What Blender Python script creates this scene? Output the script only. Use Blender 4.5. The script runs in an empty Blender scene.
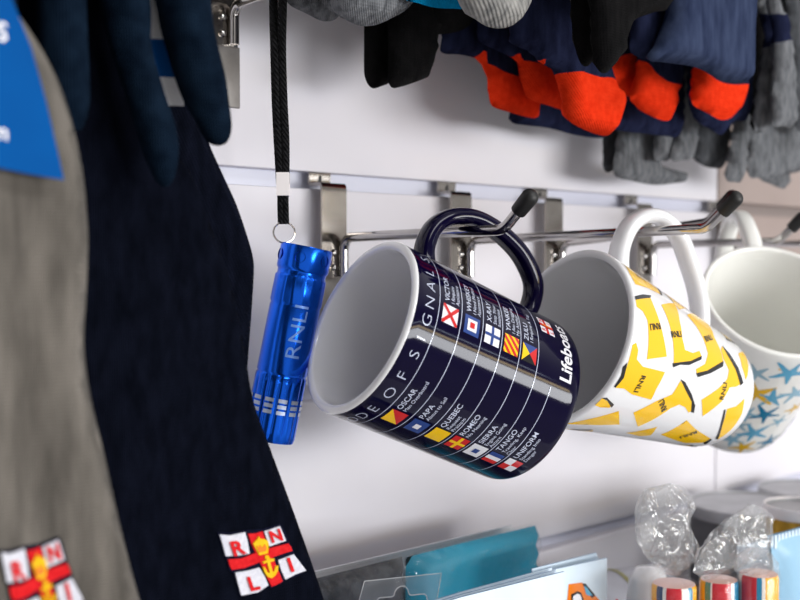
import bpy, bmesh, math, random
from mathutils import Vector, Matrix, noise
from mathutils.geometry import delaunay_2d_cdt
random.seed(7)
sc = bpy.context.scene
C = sc.collection
PI = math.pi

# ------------------------------------------------------------------ camera
F = 1111.1
D = 0.475                      # camera to wall
CAM = Vector((0, -D, 1.40))
phi = math.radians(42.5)
pit = math.atan(33 / F)
FWD = Vector((math.sin(phi) * math.cos(pit), math.cos(phi) * math.cos(pit), -math.sin(pit)))
RGT = Vector((math.cos(phi), -math.sin(phi), 0))
UPV = RGT.cross(FWD)


def ray(x, y):
    return FWD + RGT * ((x - 400) / F) - UPV * ((y - 300) / F)


def atY(x, y, Y):
    d = ray(x, y)
    return CAM + d * ((Y - CAM.y) / d.y)


def atX(x, y, X):
    d = ray(x, y)
    return CAM + d * ((X - CAM.x) / d.x)


def atD(x, y, z):
    return CAM + ray(x, y) * z


cd = bpy.data.cameras.new('camera')
cam = bpy.data.objects.new('camera', cd)
C.objects.link(cam)
cam.location = CAM
cam.rotation_euler = (math.radians(90) - pit, 0, -phi)
cd.lens = 50
cd.sensor_width = 36
cd.clip_start = 0.01
cd.dof.use_dof = True
cd.dof.focus_distance = 0.51
cd.dof.aperture_fstop = 9.0
sc.camera = cam

# --------------------------------------------------------------- materials


def srgb(r, g, b):
    def f(c):
        c /= 255
        return c / 12.92 if c <= 0.04045 else ((c + 0.055) / 1.055) ** 2.4
    return (f(r), f(g), f(b), 1)


def mat(name, col, rough=0.5, metal=0.0, coat=0.0, spec=None):
    m = bpy.data.materials.new(name)
    m.use_nodes = True
    b = m.node_tree.nodes['Principled BSDF']
    b.inputs['Base Color'].default_value = col
    b.inputs['Roughness'].default_value = rough
    b.inputs['Metallic'].default_value = metal
    b.inputs['Coat Weight'].default_value = coat
    b.inputs['Coat Roughness'].default_value = 0.05
    if spec is not None:
        b.inputs['Specular IOR Level'].default_value = spec
    return m


def nd(m, kind, **kw):
    n = m.node_tree.nodes.new(kind)
    for k, v in kw.items():
        setattr(n, k, v)
    return n


def lk(m, a, ai, b, bi):
    m.node_tree.links.new(a.outputs[ai], b.inputs[bi])


def vary(m, c1, c2, scale=40, detail=4, lo=0.35, hi=0.65, stretch=(1, 1, 1)):
    """mottle the colour between c1 and c2 with a noise"""
    b = m.node_tree.nodes['Principled BSDF']
    tc = nd(m, 'ShaderNodeTexCoord')
    mp = nd(m, 'ShaderNodeMapping')
    mp.inputs['Scale'].default_value = stretch
    ns = nd(m, 'ShaderNodeTexNoise')
    ns.inputs['Scale'].default_value = scale
    ns.inputs['Detail'].default_value = detail
    cr = nd(m, 'ShaderNodeValToRGB')
    cr.color_ramp.elements[0].color = c1
    cr.color_ramp.elements[1].color = c2
    cr.color_ramp.elements[0].position = lo
    cr.color_ramp.elements[1].position = hi
    lk(m, tc, 'Object', mp, 'Vector')
    lk(m, mp, 'Vector', ns, 'Vector')
    lk(m, ns, 'Fac', cr, 'Fac')
    lk(m, cr, 'Color', b, 'Base Color')
    return m


def knit(name, c1, c2, rib=900, row=700, bump=0.5, scale=160, stretch=(1, 1, 0.35), sheen=0.0, slope=0.0):
    """knitted yarn: mottled colour, fine ribs and rows as bump"""
    m = mat(name, c1, 1.0, spec=0.02)
    vary(m, c1, c2, scale, 5, 0.3, 0.7, stretch)
    b = m.node_tree.nodes['Principled BSDF']
    b.inputs['Sheen Weight'].default_value = sheen * 0.4
    b.inputs['Sheen Roughness'].default_value = 0.6
    tc = nd(m, 'ShaderNodeTexCoord')
    sx = nd(m, 'ShaderNodeSeparateXYZ')
    lk(m, tc, 'Object', sx, 'Vector')
    ad = nd(m, 'ShaderNodeMath', operation='SUBTRACT')
    lk(m, sx, 'X', ad, 0)
    lk(m, sx, 'Y', ad, 1)
    m2 = nd(m, 'ShaderNodeMath', operation='MULTIPLY_ADD')
    lk(m, sx, 'Z', m2, 0)
    m2.inputs[1].default_value = slope
    lk(m, ad, 0, m2, 2)
    m1 = nd(m, 'ShaderNodeMath', operation='MULTIPLY')
    lk(m, m2, 0, m1, 0)
    m1.inputs[1].default_value = rib * 5
    s1 = nd(m, 'ShaderNodeMath', operation='SINE')
    lk(m, m1, 0, s1, 0)
    m3 = nd(m, 'ShaderNodeMath', operation='MULTIPLY')
    lk(m, sx, 'Z', m3, 0)
    m3.inputs[1].default_value = row * 5
    s2 = nd(m, 'ShaderNodeMath', operation='SINE')
    lk(m, m3, 0, s2, 0)
    sm = nd(m, 'ShaderNodeMath', operation='MULTIPLY_ADD')
    lk(m, s2, 0, sm, 0)
    sm.inputs[1].default_value = 0.45
    lk(m, s1, 0, sm, 2)
    ns = nd(m, 'ShaderNodeTexNoise')
    ns.inputs['Scale'].default_value = 1500
    lk(m, tc, 'Object', ns, 'Vector')
    s3 = nd(m, 'ShaderNodeMath', operation='ADD')
    lk(m, sm, 0, s3, 0)
    lk(m, ns, 'Fac', s3, 1)
    bp = nd(m, 'ShaderNodeBump')
    bp.inputs['Strength'].default_value = bump
    bp.inputs['Distance'].default_value = 0.0004
    lk(m, s3, 0, bp, 'Height')
    lk(m, bp, 'Normal', b, 'Normal')
    return m


def film(name, tint, gloss=0.2, bump=0.0, scale=90, haze=0.0, edge=0.3):
    """thin clear plastic film"""
    m = bpy.data.materials.new(name)
    m.use_nodes = True
    nt = m.node_tree
    nt.nodes.clear()
    out = nd(m, 'ShaderNodeOutputMaterial')
    tr = nd(m, 'ShaderNodeBsdfTransparent')
    tr.inputs['Color'].default_value = tint
    gl = nd(m, 'ShaderNodeBsdfGlossy')
    gl.inputs['Roughness'].default_value = 0.12
    df = nd(m, 'ShaderNodeBsdfDiffuse')
    df.inputs['Color'].default_value = (0.85, 0.86, 0.88, 1)
    lw = nd(m, 'ShaderNodeLayerWeight')
    lw.inputs['Blend'].default_value = 0.35
    mx = nd(m, 'ShaderNodeMixShader')
    ml = nd(m, 'ShaderNodeMath', operation='MULTIPLY_ADD')
    lk(m, lw, 'Facing', ml, 0)
    ml.inputs[1].default_value = edge
    ml.inputs[2].default_value = gloss
    lk(m, ml, 0, mx, 'Fac')
    lk(m, tr, 0, mx, 1)
    lk(m, gl, 0, mx, 2)
    m2 = nd(m, 'ShaderNodeMixShader')
    m2.inputs['Fac'].default_value = haze
    lk(m, mx, 0, m2, 1)
    lk(m, df, 0, m2, 2)
    lk(m, m2, 0, out, 'Surface')
    if bump:
        tc = nd(m, 'ShaderNodeTexCoord')
        ns = nd(m, 'ShaderNodeTexNoise')
        ns.inputs['Scale'].default_value = scale
        ns.inputs['Detail'].default_value = 3
        ns.inputs['Distortion'].default_value = 1.5
        lk(m, tc, 'Object', ns, 'Vector')
        bp = nd(m, 'ShaderNodeBump')
        bp.inputs['Strength'].default_value = bump
        bp.inputs['Distance'].default_value = 0.004
        lk(m, ns, 'Fac', bp, 'Height')
        lk(m, bp, 'Normal', gl, 'Normal')
        lk(m, bp, 'Normal', lw, 'Normal')
    return m


M = {}
M['wall'] = vary(mat('white_laminate', srgb(226, 223, 229), 0.6, spec=0.3), srgb(224, 221, 228), srgb(230, 227, 232), 9)
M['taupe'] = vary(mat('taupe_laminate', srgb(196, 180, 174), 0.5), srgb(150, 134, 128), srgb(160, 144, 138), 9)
M['groove'] = vary(mat('groove_insert', srgb(206, 208, 222), 0.35), srgb(203, 205, 220), srgb(210, 212, 225), 12)
M['joint'] = mat('joint_shadow', srgb(120, 118, 120), 0.8)
M['chrome'] = vary(mat('chrome', (0.62, 0.6, 0.58, 1), 0.1, 1.0), (0.42, 0.40, 0.39, 1), (0.50, 0.48, 0.47, 1), 60)
M['plate'] = vary(mat('polished_steel_plate', (0.34, 0.31, 0.28, 1), 0.16, 1.0), (0.30, 0.27, 0.24, 1), (0.38, 0.35, 0.32, 1), 60)
M['flap'] = vary(mat('brushed_steel_flap', srgb(128, 124, 121), 0.45, 0.6), srgb(120, 116, 113), srgb(136, 132, 129), 80)
M['rubber'] = mat('black_rubber', srgb(14, 14, 15), 0.5)
M['navy_glaze'] = mat('navy_glaze', srgb(7, 3, 36), 0.08, coat=0.0, spec=0.26)
M['white_glaze'] = mat('white_glaze', srgb(236, 236, 238), 0.16, coat=0.5)
M['cream_glaze'] = mat('cream_glaze', srgb(246, 246, 241), 0.16, coat=0.5)
for k, c in dict(p_white=(232, 232, 238), p_red=(206, 34, 34), p_yellow=(248, 200, 12), p_blue=(38, 66, 134),
                 p_black=(16, 16, 16), p_orange=(236, 124, 22), p_fyellow=(240, 205, 40), boot_yellow=(252, 198, 2),
                 boot_shade=(240, 172, 4), st_teal=(20, 120, 160), st_sky=(92, 170, 206), st_pale=(140, 186, 208),
                 st_gold=(232, 184, 44), st_grey=(150, 186, 202), line=(196, 202, 222)).items():
    M[k] = mat('print_' + k.replace('p_', '').replace('st_', 'star_'), srgb(*c), 0.2, coat=0.5)
M['torch'] = mat('blue_anodised', (0.008, 0.13, 0.85, 1), 0.2, 0.9)
M['torch_dark'] = mat('blue_anodised_groove', (0.003, 0.03, 0.28, 1), 0.35, 0.9)
M['silver'] = mat('silver_mark', srgb(190, 200, 225), 0.3, 0.6)
M['torch_text'] = mat('silver_lettering', srgb(120, 160, 235), 0.35, 0.4)
M['lens'] = mat('dark_glass', srgb(8, 10, 22), 0.1)
M['crimp'] = mat('bright_metal', (0.93, 0.88, 0.88, 1), 0.5, 0.15)
M['cord'] = knit('black_braid', srgb(7, 7, 8), srgb(30, 30, 32), 500, 450, 1.0, 400, (1, 1, 1), 0.1, 1.0)
M['grey_knit'] = knit('grey_wool', srgb(80, 76, 71), srgb(122, 116, 109), 1500, 1100, 0.5, 130, (1, 1, 0.22), 0.1)
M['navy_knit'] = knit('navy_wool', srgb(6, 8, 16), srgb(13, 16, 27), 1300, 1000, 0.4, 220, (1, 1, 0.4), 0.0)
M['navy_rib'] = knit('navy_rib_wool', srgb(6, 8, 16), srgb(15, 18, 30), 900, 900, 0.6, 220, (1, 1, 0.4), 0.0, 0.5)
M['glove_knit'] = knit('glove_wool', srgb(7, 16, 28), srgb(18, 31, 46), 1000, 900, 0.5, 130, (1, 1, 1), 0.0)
M['navy_cotton'] = knit('navy_cotton', srgb(20, 23, 42), srgb(37, 42, 68), 1500, 1200, 0.4, 200, (1, 1, 0.3), 0.0)
M['blue_cotton'] = knit('denim_blue_cotton', srgb(36, 44, 68), srgb(60, 70, 96), 1500, 1200, 0.4, 160, (1, 1, 0.25), 0.0)
M['orange_cotton'] = knit('orange_cotton', srgb(212, 44, 16), srgb(232, 58, 26), 600, 600, 0.5, 260, (1, 1, 1), 0.0, 1.0)
M['black_cotton'] = knit('black_cotton', srgb(8, 8, 9), srgb(19, 18, 19), 1300, 1000, 0.4, 240, (1, 1, 0.4), 0.05)
M['grey_cotton'] = knit('grey_marl_cotton', srgb(74, 76, 80), srgb(126, 128, 132), 900, 900, 0.5, 330, (1, 1, 0.3), 0.15)
M['grey_rib'] = knit('grey_rib_cotton', srgb(104, 104, 104), srgb(166, 164, 160), 420, 200, 0.6, 260, (1, 1, 0.3), 0.15, 0.7)
M['dark_grey_cotton'] = knit('charcoal_cotton', srgb(54, 56, 60), srgb(88, 90, 94), 900, 900, 0.5, 330, (1, 1, 0.3), 0.1)
M['teal_cotton'] = knit('teal_cotton', srgb(0, 112, 160), srgb(10, 134, 184), 1200, 900, 0.5, 200)
M['card_blue'] = vary(mat('blue_card', srgb(0, 86, 160), 0.85, spec=0.1), srgb(0, 74, 142), srgb(0, 80, 150), 30)
M['card_white'] = mat('white_card', srgb(232, 232, 236), 0.5)
M['thread_red'] = knit('red_thread', srgb(212, 30, 36), srgb(232, 46, 50), 2200, 1500, 0.5, 500, (1, 1, 1))
M['thread_white'] = knit('white_thread', srgb(214, 214, 226), srgb(236, 236, 244), 2200, 1500, 0.5, 500, (1, 1, 1))
M['thread_yellow'] = knit('yellow_thread', srgb(238, 186, 20), srgb(250, 206, 50), 2200, 1500, 0.5, 500, (1, 1, 1))
M['thread_navy'] = knit('navy_thread', srgb(16, 18, 36), srgb(28, 30, 50), 2200, 1500, 0.5, 500, (1, 1, 1))
M['film'] = film('cellophane', (0.99, 0.99, 0.99, 1), 0.02, 0.9, 90, 0.0, 0.12)
M['crinkle'] = film('crinkled_cellophane', (0.95, 0.95, 0.95, 1), 0.10, 1.0, 70, 0.09)
M['clear'] = film('clear_plastic', (0.94, 0.94, 0.95, 1), 0.06, 0.0, 60, 0.10)
M['clear_edge'] = film('clear_plastic_edge', (0.9, 0.9, 0.9, 1), 0.3, 0.0, 60, 0.5)
M['dark_pack'] = vary(mat('dark_grey_fabric', srgb(66, 68, 74), 0.8), srgb(48, 50, 56), srgb(92, 94, 100), 120, 6)
M['teal_pack'] = mat('teal_fabric', srgb(14, 128, 154), 0.6)
M['pale_card'] = vary(mat('pale_blue_card', srgb(214, 230, 243), 0.45), srgb(210, 227, 241), srgb(218, 233, 245), 30)
M['card_edge'] = mat('card_edge', srgb(120, 150, 186), 0.6)
M['grey_glaze'] = mat('grey_glaze', srgb(186, 184, 185), 0.3, coat=0.3)
M['tin_grey'] = vary(mat('grey_tin', srgb(170, 170, 174), 0.35, 0.3), srgb(160, 160, 164), srgb(178, 178, 182), 40)
M['tin_lid'] = vary(mat('pale_tin_lid', srgb(160, 160, 163), 0.4, 0.3), srgb(152, 152, 155), srgb(168, 168, 171), 40)
M['tin_dark'] = mat('dark_tin', srgb(96, 96, 100), 0.5, 0.2)
M['gold'] = vary(mat('gold_foil', srgb(214, 164, 56), 0.3, 0.75), srgb(200, 150, 44), srgb(226, 180, 76), 60)
M['blue_pouch'] = vary(mat('light_blue_pouch', srgb(150, 200, 230), 0.4), srgb(140, 184, 212), srgb(156, 196, 222), 24)
M['pale_pouch'] = vary(mat('pale_blue_pouch', srgb(196, 220, 238), 0.4), srgb(188, 214, 235), srgb(205, 226, 241), 24)
M['olive'] = mat('olive_band', srgb(134, 130, 84), 0.5)
M['grey_plastic'] = vary(mat('grey_plastic', srgb(158, 158, 165), 0.5), srgb(152, 152, 160), srgb(164, 164, 172), 40)
M['shelf'] = vary(mat('white_shelf', srgb(224, 224, 228), 0.4), srgb(221, 221, 226), srgb(228, 228, 232), 14)
for k, c in dict(c_red=(206, 24, 44), c_blue=(0, 128, 168), c_navy=(30, 66, 110), c_white=(240, 232, 224),
                 c_yellow=(246, 176, 30), c_green=(60, 130, 120), c_pink=(226, 176, 160)).items():
    M[k] = mat('candy_' + k[2:], srgb(*c), 0.3, coat=0.4)

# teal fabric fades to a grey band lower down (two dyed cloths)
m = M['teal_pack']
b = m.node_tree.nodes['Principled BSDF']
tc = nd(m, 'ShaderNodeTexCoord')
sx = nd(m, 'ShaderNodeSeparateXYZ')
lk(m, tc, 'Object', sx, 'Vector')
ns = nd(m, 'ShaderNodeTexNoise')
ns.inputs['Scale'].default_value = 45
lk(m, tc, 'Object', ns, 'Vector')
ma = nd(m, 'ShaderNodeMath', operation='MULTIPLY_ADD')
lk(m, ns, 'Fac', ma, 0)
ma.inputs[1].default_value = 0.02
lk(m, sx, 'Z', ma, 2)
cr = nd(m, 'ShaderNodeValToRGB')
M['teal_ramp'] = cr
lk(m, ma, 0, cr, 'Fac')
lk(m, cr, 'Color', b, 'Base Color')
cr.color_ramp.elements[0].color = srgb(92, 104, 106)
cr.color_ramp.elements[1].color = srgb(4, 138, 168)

# ----------------------------------------------------------------- helpers


class MB:
    def __init__(s):
        s.v, s.f, s.m, s.sm = [], [], [], []

    def add(s, vs, fs, mi=0, smooth=True):
        o = len(s.v)
        s.v += [Vector(v) for v in vs]
        for f in fs:
            s.f.append([i + o for i in f])
            s.m.append(mi)
            s.sm.append(smooth)

    def tube(s, path, r, n=14, mi=0, caps=True, flat=1.0, flatdir=None):
        path = [Vector(p) for p in path]
        k = len(path)
        rr = r if isinstance(r, (list, tuple)) else [r] * k
        vs, fs = [], []
        up = None
        for i, p in enumerate(path):
            t = (path[min(i + 1, k - 1)] - path[max(i - 1, 0)]).normalized()
            if flatdir is not None:
                u = Vector(flatdir) - t * Vector(flatdir).dot(t)
                u.normalize()
            elif up is None:
                u = t.orthogonal().normalized()
            else:
                u = (up - t * up.dot(t)).normalized()
            up = u
            w = t.cross(u)
            for j in range(n):
                a = 2 * PI * j / n
                vs.append(p + u * math.cos(a) * rr[i] * flat + w * math.sin(a) * rr[i])
        for i in range(k - 1):
            for j in range(n):
                j2 = (j + 1) % n
                fs.append([i * n + j, i * n + j2, (i + 1) * n + j2, (i + 1) * n + j])
        if caps:
            fs.append(list(range(n))[::-1])
            fs.append([(k - 1) * n + j for j in range(n)])
        s.add(vs, fs, mi)

    def lathe(s, prof, O, A, U, n=48, mi=0, mfun=None, rfun=None):
        """prof: (radius, distance along A)"""
        A = Vector(A).normalized()
        U = (Vector(U) - A * Vector(U).dot(A)).normalized()
        W = A.cross(U)
        O = Vector(O)
        vs = []
        for i, (r, h) in enumerate(prof):
            for j in range(n):
                a = 2 * PI * j / n
                q = r * (rfun(i, a) if rfun else 1)
                vs.append(O + A * h + (U * math.cos(a) + W * math.sin(a)) * q)
        o = len(s.v)
        s.v += vs
        for i in range(len(prof) - 1):
            for j in range(n):
                j2 = (j + 1) % n
                s.f.append([o + i * n + j, o + i * n + j2, o + (i + 1) * n + j2, o + (i + 1) * n + j])
                s.m.append(mfun(i, j) if mfun else mi)
                s.sm.append(True)

    def box(s, lo, hi, mi=0, bev=0.0):
        x0, y0, z0 = lo
        x1, y1, z1 = hi
        vs = [(x0, y0, z0), (x1, y0, z0), (x1, y1, z0), (x0, y1, z0), (x0, y0, z1), (x1, y0, z1), (x1, y1, z1), (x0, y1, z1)]
        fs = [[0, 3, 2, 1], [4, 5, 6, 7], [0, 1, 5, 4], [1, 2, 6, 5], [2, 3, 7, 6], [3, 0, 4, 7]]
        if bev:
            bm = bmesh.new()
            bv = [bm.verts.new(v) for v in vs]
            for f in fs:
                bm.faces.new([bv[i] for i in f])
            bmesh.ops.bevel(bm, geom=bm.edges[:], offset=bev, segments=3, affect='EDGES', profile=0.5)
            bm.verts.index_update()
            vs = [v.co.copy() for v in bm.verts]
            fs = [[v.index for v in f.verts] for f in bm.faces]
            bm.free()
        s.add(vs, fs, mi)

    def extrude(s, pts, dirv, mi=0, mside=None):
        """closed 3-D polygon swept along dirv"""
        n = len(pts)
        pts = [Vector(p) for p in pts]
        vs = pts + [p + Vector(dirv) for p in pts]
        s.add(vs, [list(range(n)), list(range(2 * n - 1, n - 1, -1))], mi, False)
        s.add(vs, [[i, i + n, (i + 1) % n + n, (i + 1) % n] for i in range(n)], mi if mside is None else mside, False)


def link(o, parent=None):
    C.objects.link(o)
    if parent is not None:
        o.parent = parent
    return o


def build(mb, name, mats, parent=None, origin=None, ang=35, fixn=True):
    """one mesh object; with a parent its vertices are world points minus the parent's location"""
    me = bpy.data.meshes.new(name)
    off = parent.location if parent is not None and origin is None else (Vector(origin) if origin is not None else Vector())
    if parent is not None and parent.parent is not None and origin is None:
        off = parent.parent.location
    me.from_pydata([v - off for v in mb.v], [], mb.f)
    for k in (mats if isinstance(mats, (list, tuple)) else [mats]):
        me.materials.append(M[k] if isinstance(k, str) else k)
    me.polygons.foreach_set('material_index', mb.m)
    me.polygons.foreach_set('use_smooth', mb.sm)
    if fixn:
        bm = bmesh.new()
        bm.from_mesh(me)
        bmesh.ops.recalc_face_normals(bm, faces=bm.faces[:])
        bm.to_mesh(me)
        bm.free()
    me.update()
    me.set_sharp_from_angle(angle=math.radians(ang))
    o = bpy.data.objects.new(name, me)
    link(o, parent)
    if parent is None:
        o.location = off
    return o


def thing(name, label, cat, loc, group=None):
    o = bpy.data.objects.new(name, None)
    o.empty_display_size = 0.02
    C.objects.link(o)
    o.location = loc
    return tag(o, label, cat, group)


def tag(o, label, cat, group=None):
    o['label'] = label
    o['category'] = cat
    if group:
        o['group'] = group
    return o


def smooth_closed(pts, sub=5):
    """rounded closed curve through the points (tangents kept short so nothing overshoots)"""
    pts = [Vector(p) for p in pts]
    n = len(pts)
    tg = []
    for i in range(n):
        d = pts[(i + 1) % n] - pts[i - 1]
        k = min((pts[i] - pts[i - 1]).length, (pts[(i + 1) % n] - pts[i]).length)
        tg.append(d.normalized() * k if d.length > 1e-9 else d * 0)
    out = []
    for i in range(n):
        p1, p2, m1, m2 = pts[i], pts[(i + 1) % n], tg[i], tg[(i + 1) % n]
        for s in range(sub):
            t = s / sub
            out.append(p1 * (2 * t ** 3 - 3 * t * t + 1) + m1 * (t ** 3 - 2 * t * t + t) + p2 * (3 * t * t - 2 * t ** 3) + m2 * (t ** 3 - t * t))
    return out


def smooth_open(pts, sub=6):
    pts = [Vector(p) for p in pts]
    n = len(pts)
    out = []
    for i in range(n - 1):
        p0, p1, p2, p3 = pts[max(i - 1, 0)], pts[i], pts[i + 1], pts[min(i + 2, n - 1)]
        for s in range(sub):
            t = s / sub
            out.append(0.5 * ((2 * p1) + (p2 - p0) * t + (2 * p0 - 5 * p1 + 4 * p2 - p3) * t * t + (3 * p1 - p0 - 3 * p2 + p3) * t ** 3))
    out.append(pts[-1])
    return out


def inside(p, poly):
    x, y = p[0], p[1]
    c = False
    n = len(poly)
    j = n - 1
    for i in range(n):
        a, b_ = poly[i], poly[j]
        if (a[1] > y) != (b_[1] > y) and x < (b_[0] - a[0]) * (y - a[1]) / (b_[1] - a[1]) + a[0]:
            c = not c
        j = i
    return c


def resample(poly, ds):
    out = []
    n = len(poly)
    for i in range(n):
        a, b_ = Vector(poly[i]), Vector(poly[(i + 1) % n])
        k = max(1, int(round((b_ - a).length / ds)))
        for s in range(k):
            out.append(a + (b_ - a) * s / k)
    return out


def bdist(p, poly):
    best = 1e9
    n = len(poly)
    px, py = p[0], p[1]
    for i in range(n):
        ax, ay = poly[i][0], poly[i][1]
        bx, by = poly[(i + 1) % n][0], poly[(i + 1) % n][1]
        dx, dy = bx - ax, by - ay
        l2 = dx * dx + dy * dy
        t = 0 if l2 == 0 else max(0, min(1, ((px - ax) * dx + (py - ay) * dy) / l2))
        q = (ax + t * dx - px) ** 2 + (ay + t * dy - py) ** 2
        if q < best:
            best = q
    return math.sqrt(best)


def cdt(outline, ds, extra=()):
    """triangulate a 2-D polygon with an inner grid; extra = polygons whose edges must show"""
    pts = [Vector((p[0], p[1])) for p in outline]
    edges = [(i, (i + 1) % len(pts)) for i in range(len(pts))]
    for ex in extra:
        o = len(pts)
        pts += [Vector((p[0], p[1])) for p in ex]
        edges += [(o + i, o + (i + 1) % len(ex)) for i in range(len(ex))]
    xs = [p[0] for p in outline]
    ys = [p[1] for p in outline]
    y = min(ys) + ds * 0.5
    r = 0
    while y < max(ys):
        x = min(xs) + ds * (0.5 + 0.5 * (r % 2))
        while x < max(xs):
            p = (x, y)
            if inside(p, outline) and bdist(p, outline) > ds * 0.55:
                pts.append(Vector(p))
            x += ds
        y += ds * 0.87
        r += 1
    res = delaunay_2d_cdt(pts, edges, [], 0, 1e-7)
    V, Fc = res[0], res[2]
    out = []
    for f in Fc:
        c = sum((V[i] for i in f), Vector((0, 0))) / len(f)
        if inside(c, outline):
            out.append(list(f))
    return V, out


class Plane:
    """a real upright plane in the shop: 'Y' parallel to the wall, 'X' square to it"""

    def __init__(s, kind, val):
        s.kind, s.val = kind, val
        s.n = Vector((0, -1, 0)) if kind == 'Y' else Vector((-1, 0, 0))

    def px(s, x, y):
        p = atY(x, y, s.val) if s.kind == 'Y' else atX(x, y, s.val)
        return Vector((p.x if s.kind == 'Y' else -p.y, p.z))

    def w(s, q, h=0.0):
        return (Vector((q[0], s.val, q[1])) if s.kind == 'Y' else Vector((s.val, -q[0], q[1]))) + s.n * h


def puffy(plane, outline, T, rnd=0.008, ds=0.004, sub=4, wr=0.0, wscale=30, seed=0, parts=(), corner=False, wst=(1, 0.35)):
    """soft flat textile: an outline with thickness; returns a list of MB (body, then one per part) and a height function"""
    ol = [plane.px(*p) for p in outline]
    if not corner:
        ol = smooth_closed(ol, sub)
    ol = resample(ol, ds)
    pp = []
    for q in parts:
        a = [plane.px(*p) for p in q]
        pp.append(resample(smooth_closed(a, 3), ds))
    V, Fc = cdt(ol, ds, pp)

    def hf(p):
        d = bdist(p, ol)
        t = min(d / rnd, 1)
        k = math.sqrt(max(0, 1 - (1 - t) ** 2))
        h = T / 2 * k
        if wr:
            h += wr * k * noise.noise(Vector((p[0] * wscale * wst[0] + seed * 7.3, p[1] * wscale * wst[1], seed * 3.1)))
            h += wr * 0.5 * k * noise.noise(Vector((p[0] * wscale * 2.2 * wst[0], p[1] * wscale * 2.2 * wst[1], seed * 5.1 + 9)))
        return h
    H = [hf(p) for p in V]
    mbs = [MB() for _ in range(1 + len(pp))]
    groups = [[] for _ in mbs]
    for f in Fc:
        c = sum((V[i] for i in f), Vector((0, 0))) / len(f)
        g = 0
        for k, poly in enumerate(pp):
            if inside(c, poly):
                g = k + 1
        groups[g].append(f)
    for g, mb in zip(groups, mbs):
        if not g:
            continue
        used = sorted({i for f in g for i in f})
        ix = {}
        vs = []
        for i in used:
            ix[(i, 0)] = len(vs)
            vs.append(plane.w(V[i], H[i]))
            if H[i] < 1e-5:
                ix[(i, 1)] = ix[(i, 0)]
            else:
                ix[(i, 1)] = len(vs)
                vs.append(plane.w(V[i], -H[i] * 0.8))
        fs = []
        for f in g:
            fs.append([ix[(i, 0)] for i in f])
            b2 = [ix[(i, 1)] for i in f][::-1]
            if set(b2) != set(fs[-1]):
                fs.append(b2)
        mb.add(vs, fs)
    return mbs, hf


_txt = {}


def text2d(s, size=1.0, bold=0.0):
    """flat text: vertices (2-D, centred on 0 horizontally, baseline 0) and faces"""
    key = (s, bold)
    if key not in _txt:
        cu = bpy.data.curves.new('t', 'FONT')
        cu.body = s
        cu.size = 1.0
        cu.resolution_u = 3
        cu.offset = bold
        cu.fill_mode = 'FRONT'
        ob = bpy.data.objects.new('t', cu)
        C.objects.link(ob)
        bpy.context.view_layer.update()
        me = bpy.data.meshes.new_from_object(ob.evaluated_get(bpy.context.evaluated_depsgraph_get()))
        vs = [(v.co.x, v.co.y) for v in me.vertices]
        fs = [list(p.vertices) for p in me.polygons]
        bpy.data.objects.remove(ob)
        bpy.data.curves.remove(cu)
        bpy.data.meshes.remove(me)
        x0 = min(v[0] for v in vs)
        x1 = max(v[0] for v in vs)
        _txt[key] = ([(v[0] - (x0 + x1) / 2, v[1]) for v in vs], fs, x1 - x0)
    vs, fs, w = _txt[key]
    return [(v[0] * size, v[1] * size) for v in vs], fs, w * size


def cutmap(mb, vs, fs, fn, mi, step=0.003, axes=(0,)):
    """put a flat drawing on a curved surface: slice it into strips, then map every vertex with fn"""
    bm = bmesh.new()
    bv = [bm.verts.new((v[0], v[1], 0)) for v in vs]
    for f in fs:
        try:
            bm.faces.new([bv[i] for i in f])
        except ValueError:
            pass
    for ax in axes:
        lo = min(v[ax] for v in vs)
        hi = max(v[ax] for v in vs)
        k = int((hi - lo) / step)
        for i in range(1, k + 1):
            co = Vector((0, 0, 0))
            co[ax] = lo + i * (hi - lo) / (k + 1)
            no = Vector((1, 0, 0)) if ax == 0 else Vector((0, 1, 0))
            bmesh.ops.bisect_plane(bm, geom=bm.verts[:] + bm.edges[:] + bm.faces[:], plane_co=co, plane_no=no)
    bm.verts.index_update()
    mb.add([fn(v.co.x, v.co.y) for v in bm.verts], [[v.index for v in f.verts] for f in bm.faces], mi)
    bm.free()


# ------------------------------------------------------------------- room
GZ = [1.2115 + 0.1153 * k for k in range(-4, 6)]      # lower lip of each groove
GH = 0.0093
XJ = D * math.tan(phi + math.atan((717 - 400) / F))   # panel joint
x0w, x1w = -1.2, 2.6


def struct(o):
    o['kind'] = 'structure'
    return o


def slats(x0, x1, mats_for):
    mb = MB()
    zs = [0.0] + GZ
    for i, z in enumerate(zs):
        lo = z + (GH if i else 0)
        hi = zs[i + 1] if i + 1 < len(zs) else 2.6
        mb.box((x0, 0.0, lo), (x1, 0.018, hi), mats_for(lo), 0.0008)
    return mb


# groove recess behind the slats, lavender plastic insert
mb = MB()
mb.box((x0w, 0.009, 0.0), (XJ, 0.03, 2.6), 0)
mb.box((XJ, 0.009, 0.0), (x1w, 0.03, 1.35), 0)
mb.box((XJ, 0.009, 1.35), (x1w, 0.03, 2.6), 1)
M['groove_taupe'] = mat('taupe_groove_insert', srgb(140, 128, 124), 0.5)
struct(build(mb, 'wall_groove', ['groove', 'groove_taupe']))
mb = slats(x0w, XJ - 0.0006, lambda z: 0)
struct(build(mb, 'wall_back', ['wall']))
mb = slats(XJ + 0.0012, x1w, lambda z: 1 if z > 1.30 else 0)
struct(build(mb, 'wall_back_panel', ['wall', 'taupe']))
mb = MB()
mb.box((x0w, -1.2, -0.05), (x1w, 0.03, 0.0), 0)
M['floor'] = vary(mat('grey_floor', srgb(150, 146, 144), 0.7), srgb(140, 136, 134), srgb(158, 154, 152), 12)
struct(build(mb, 'floor', ['floor']))

# ------------------------------------------------------------------- hooks


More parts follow.
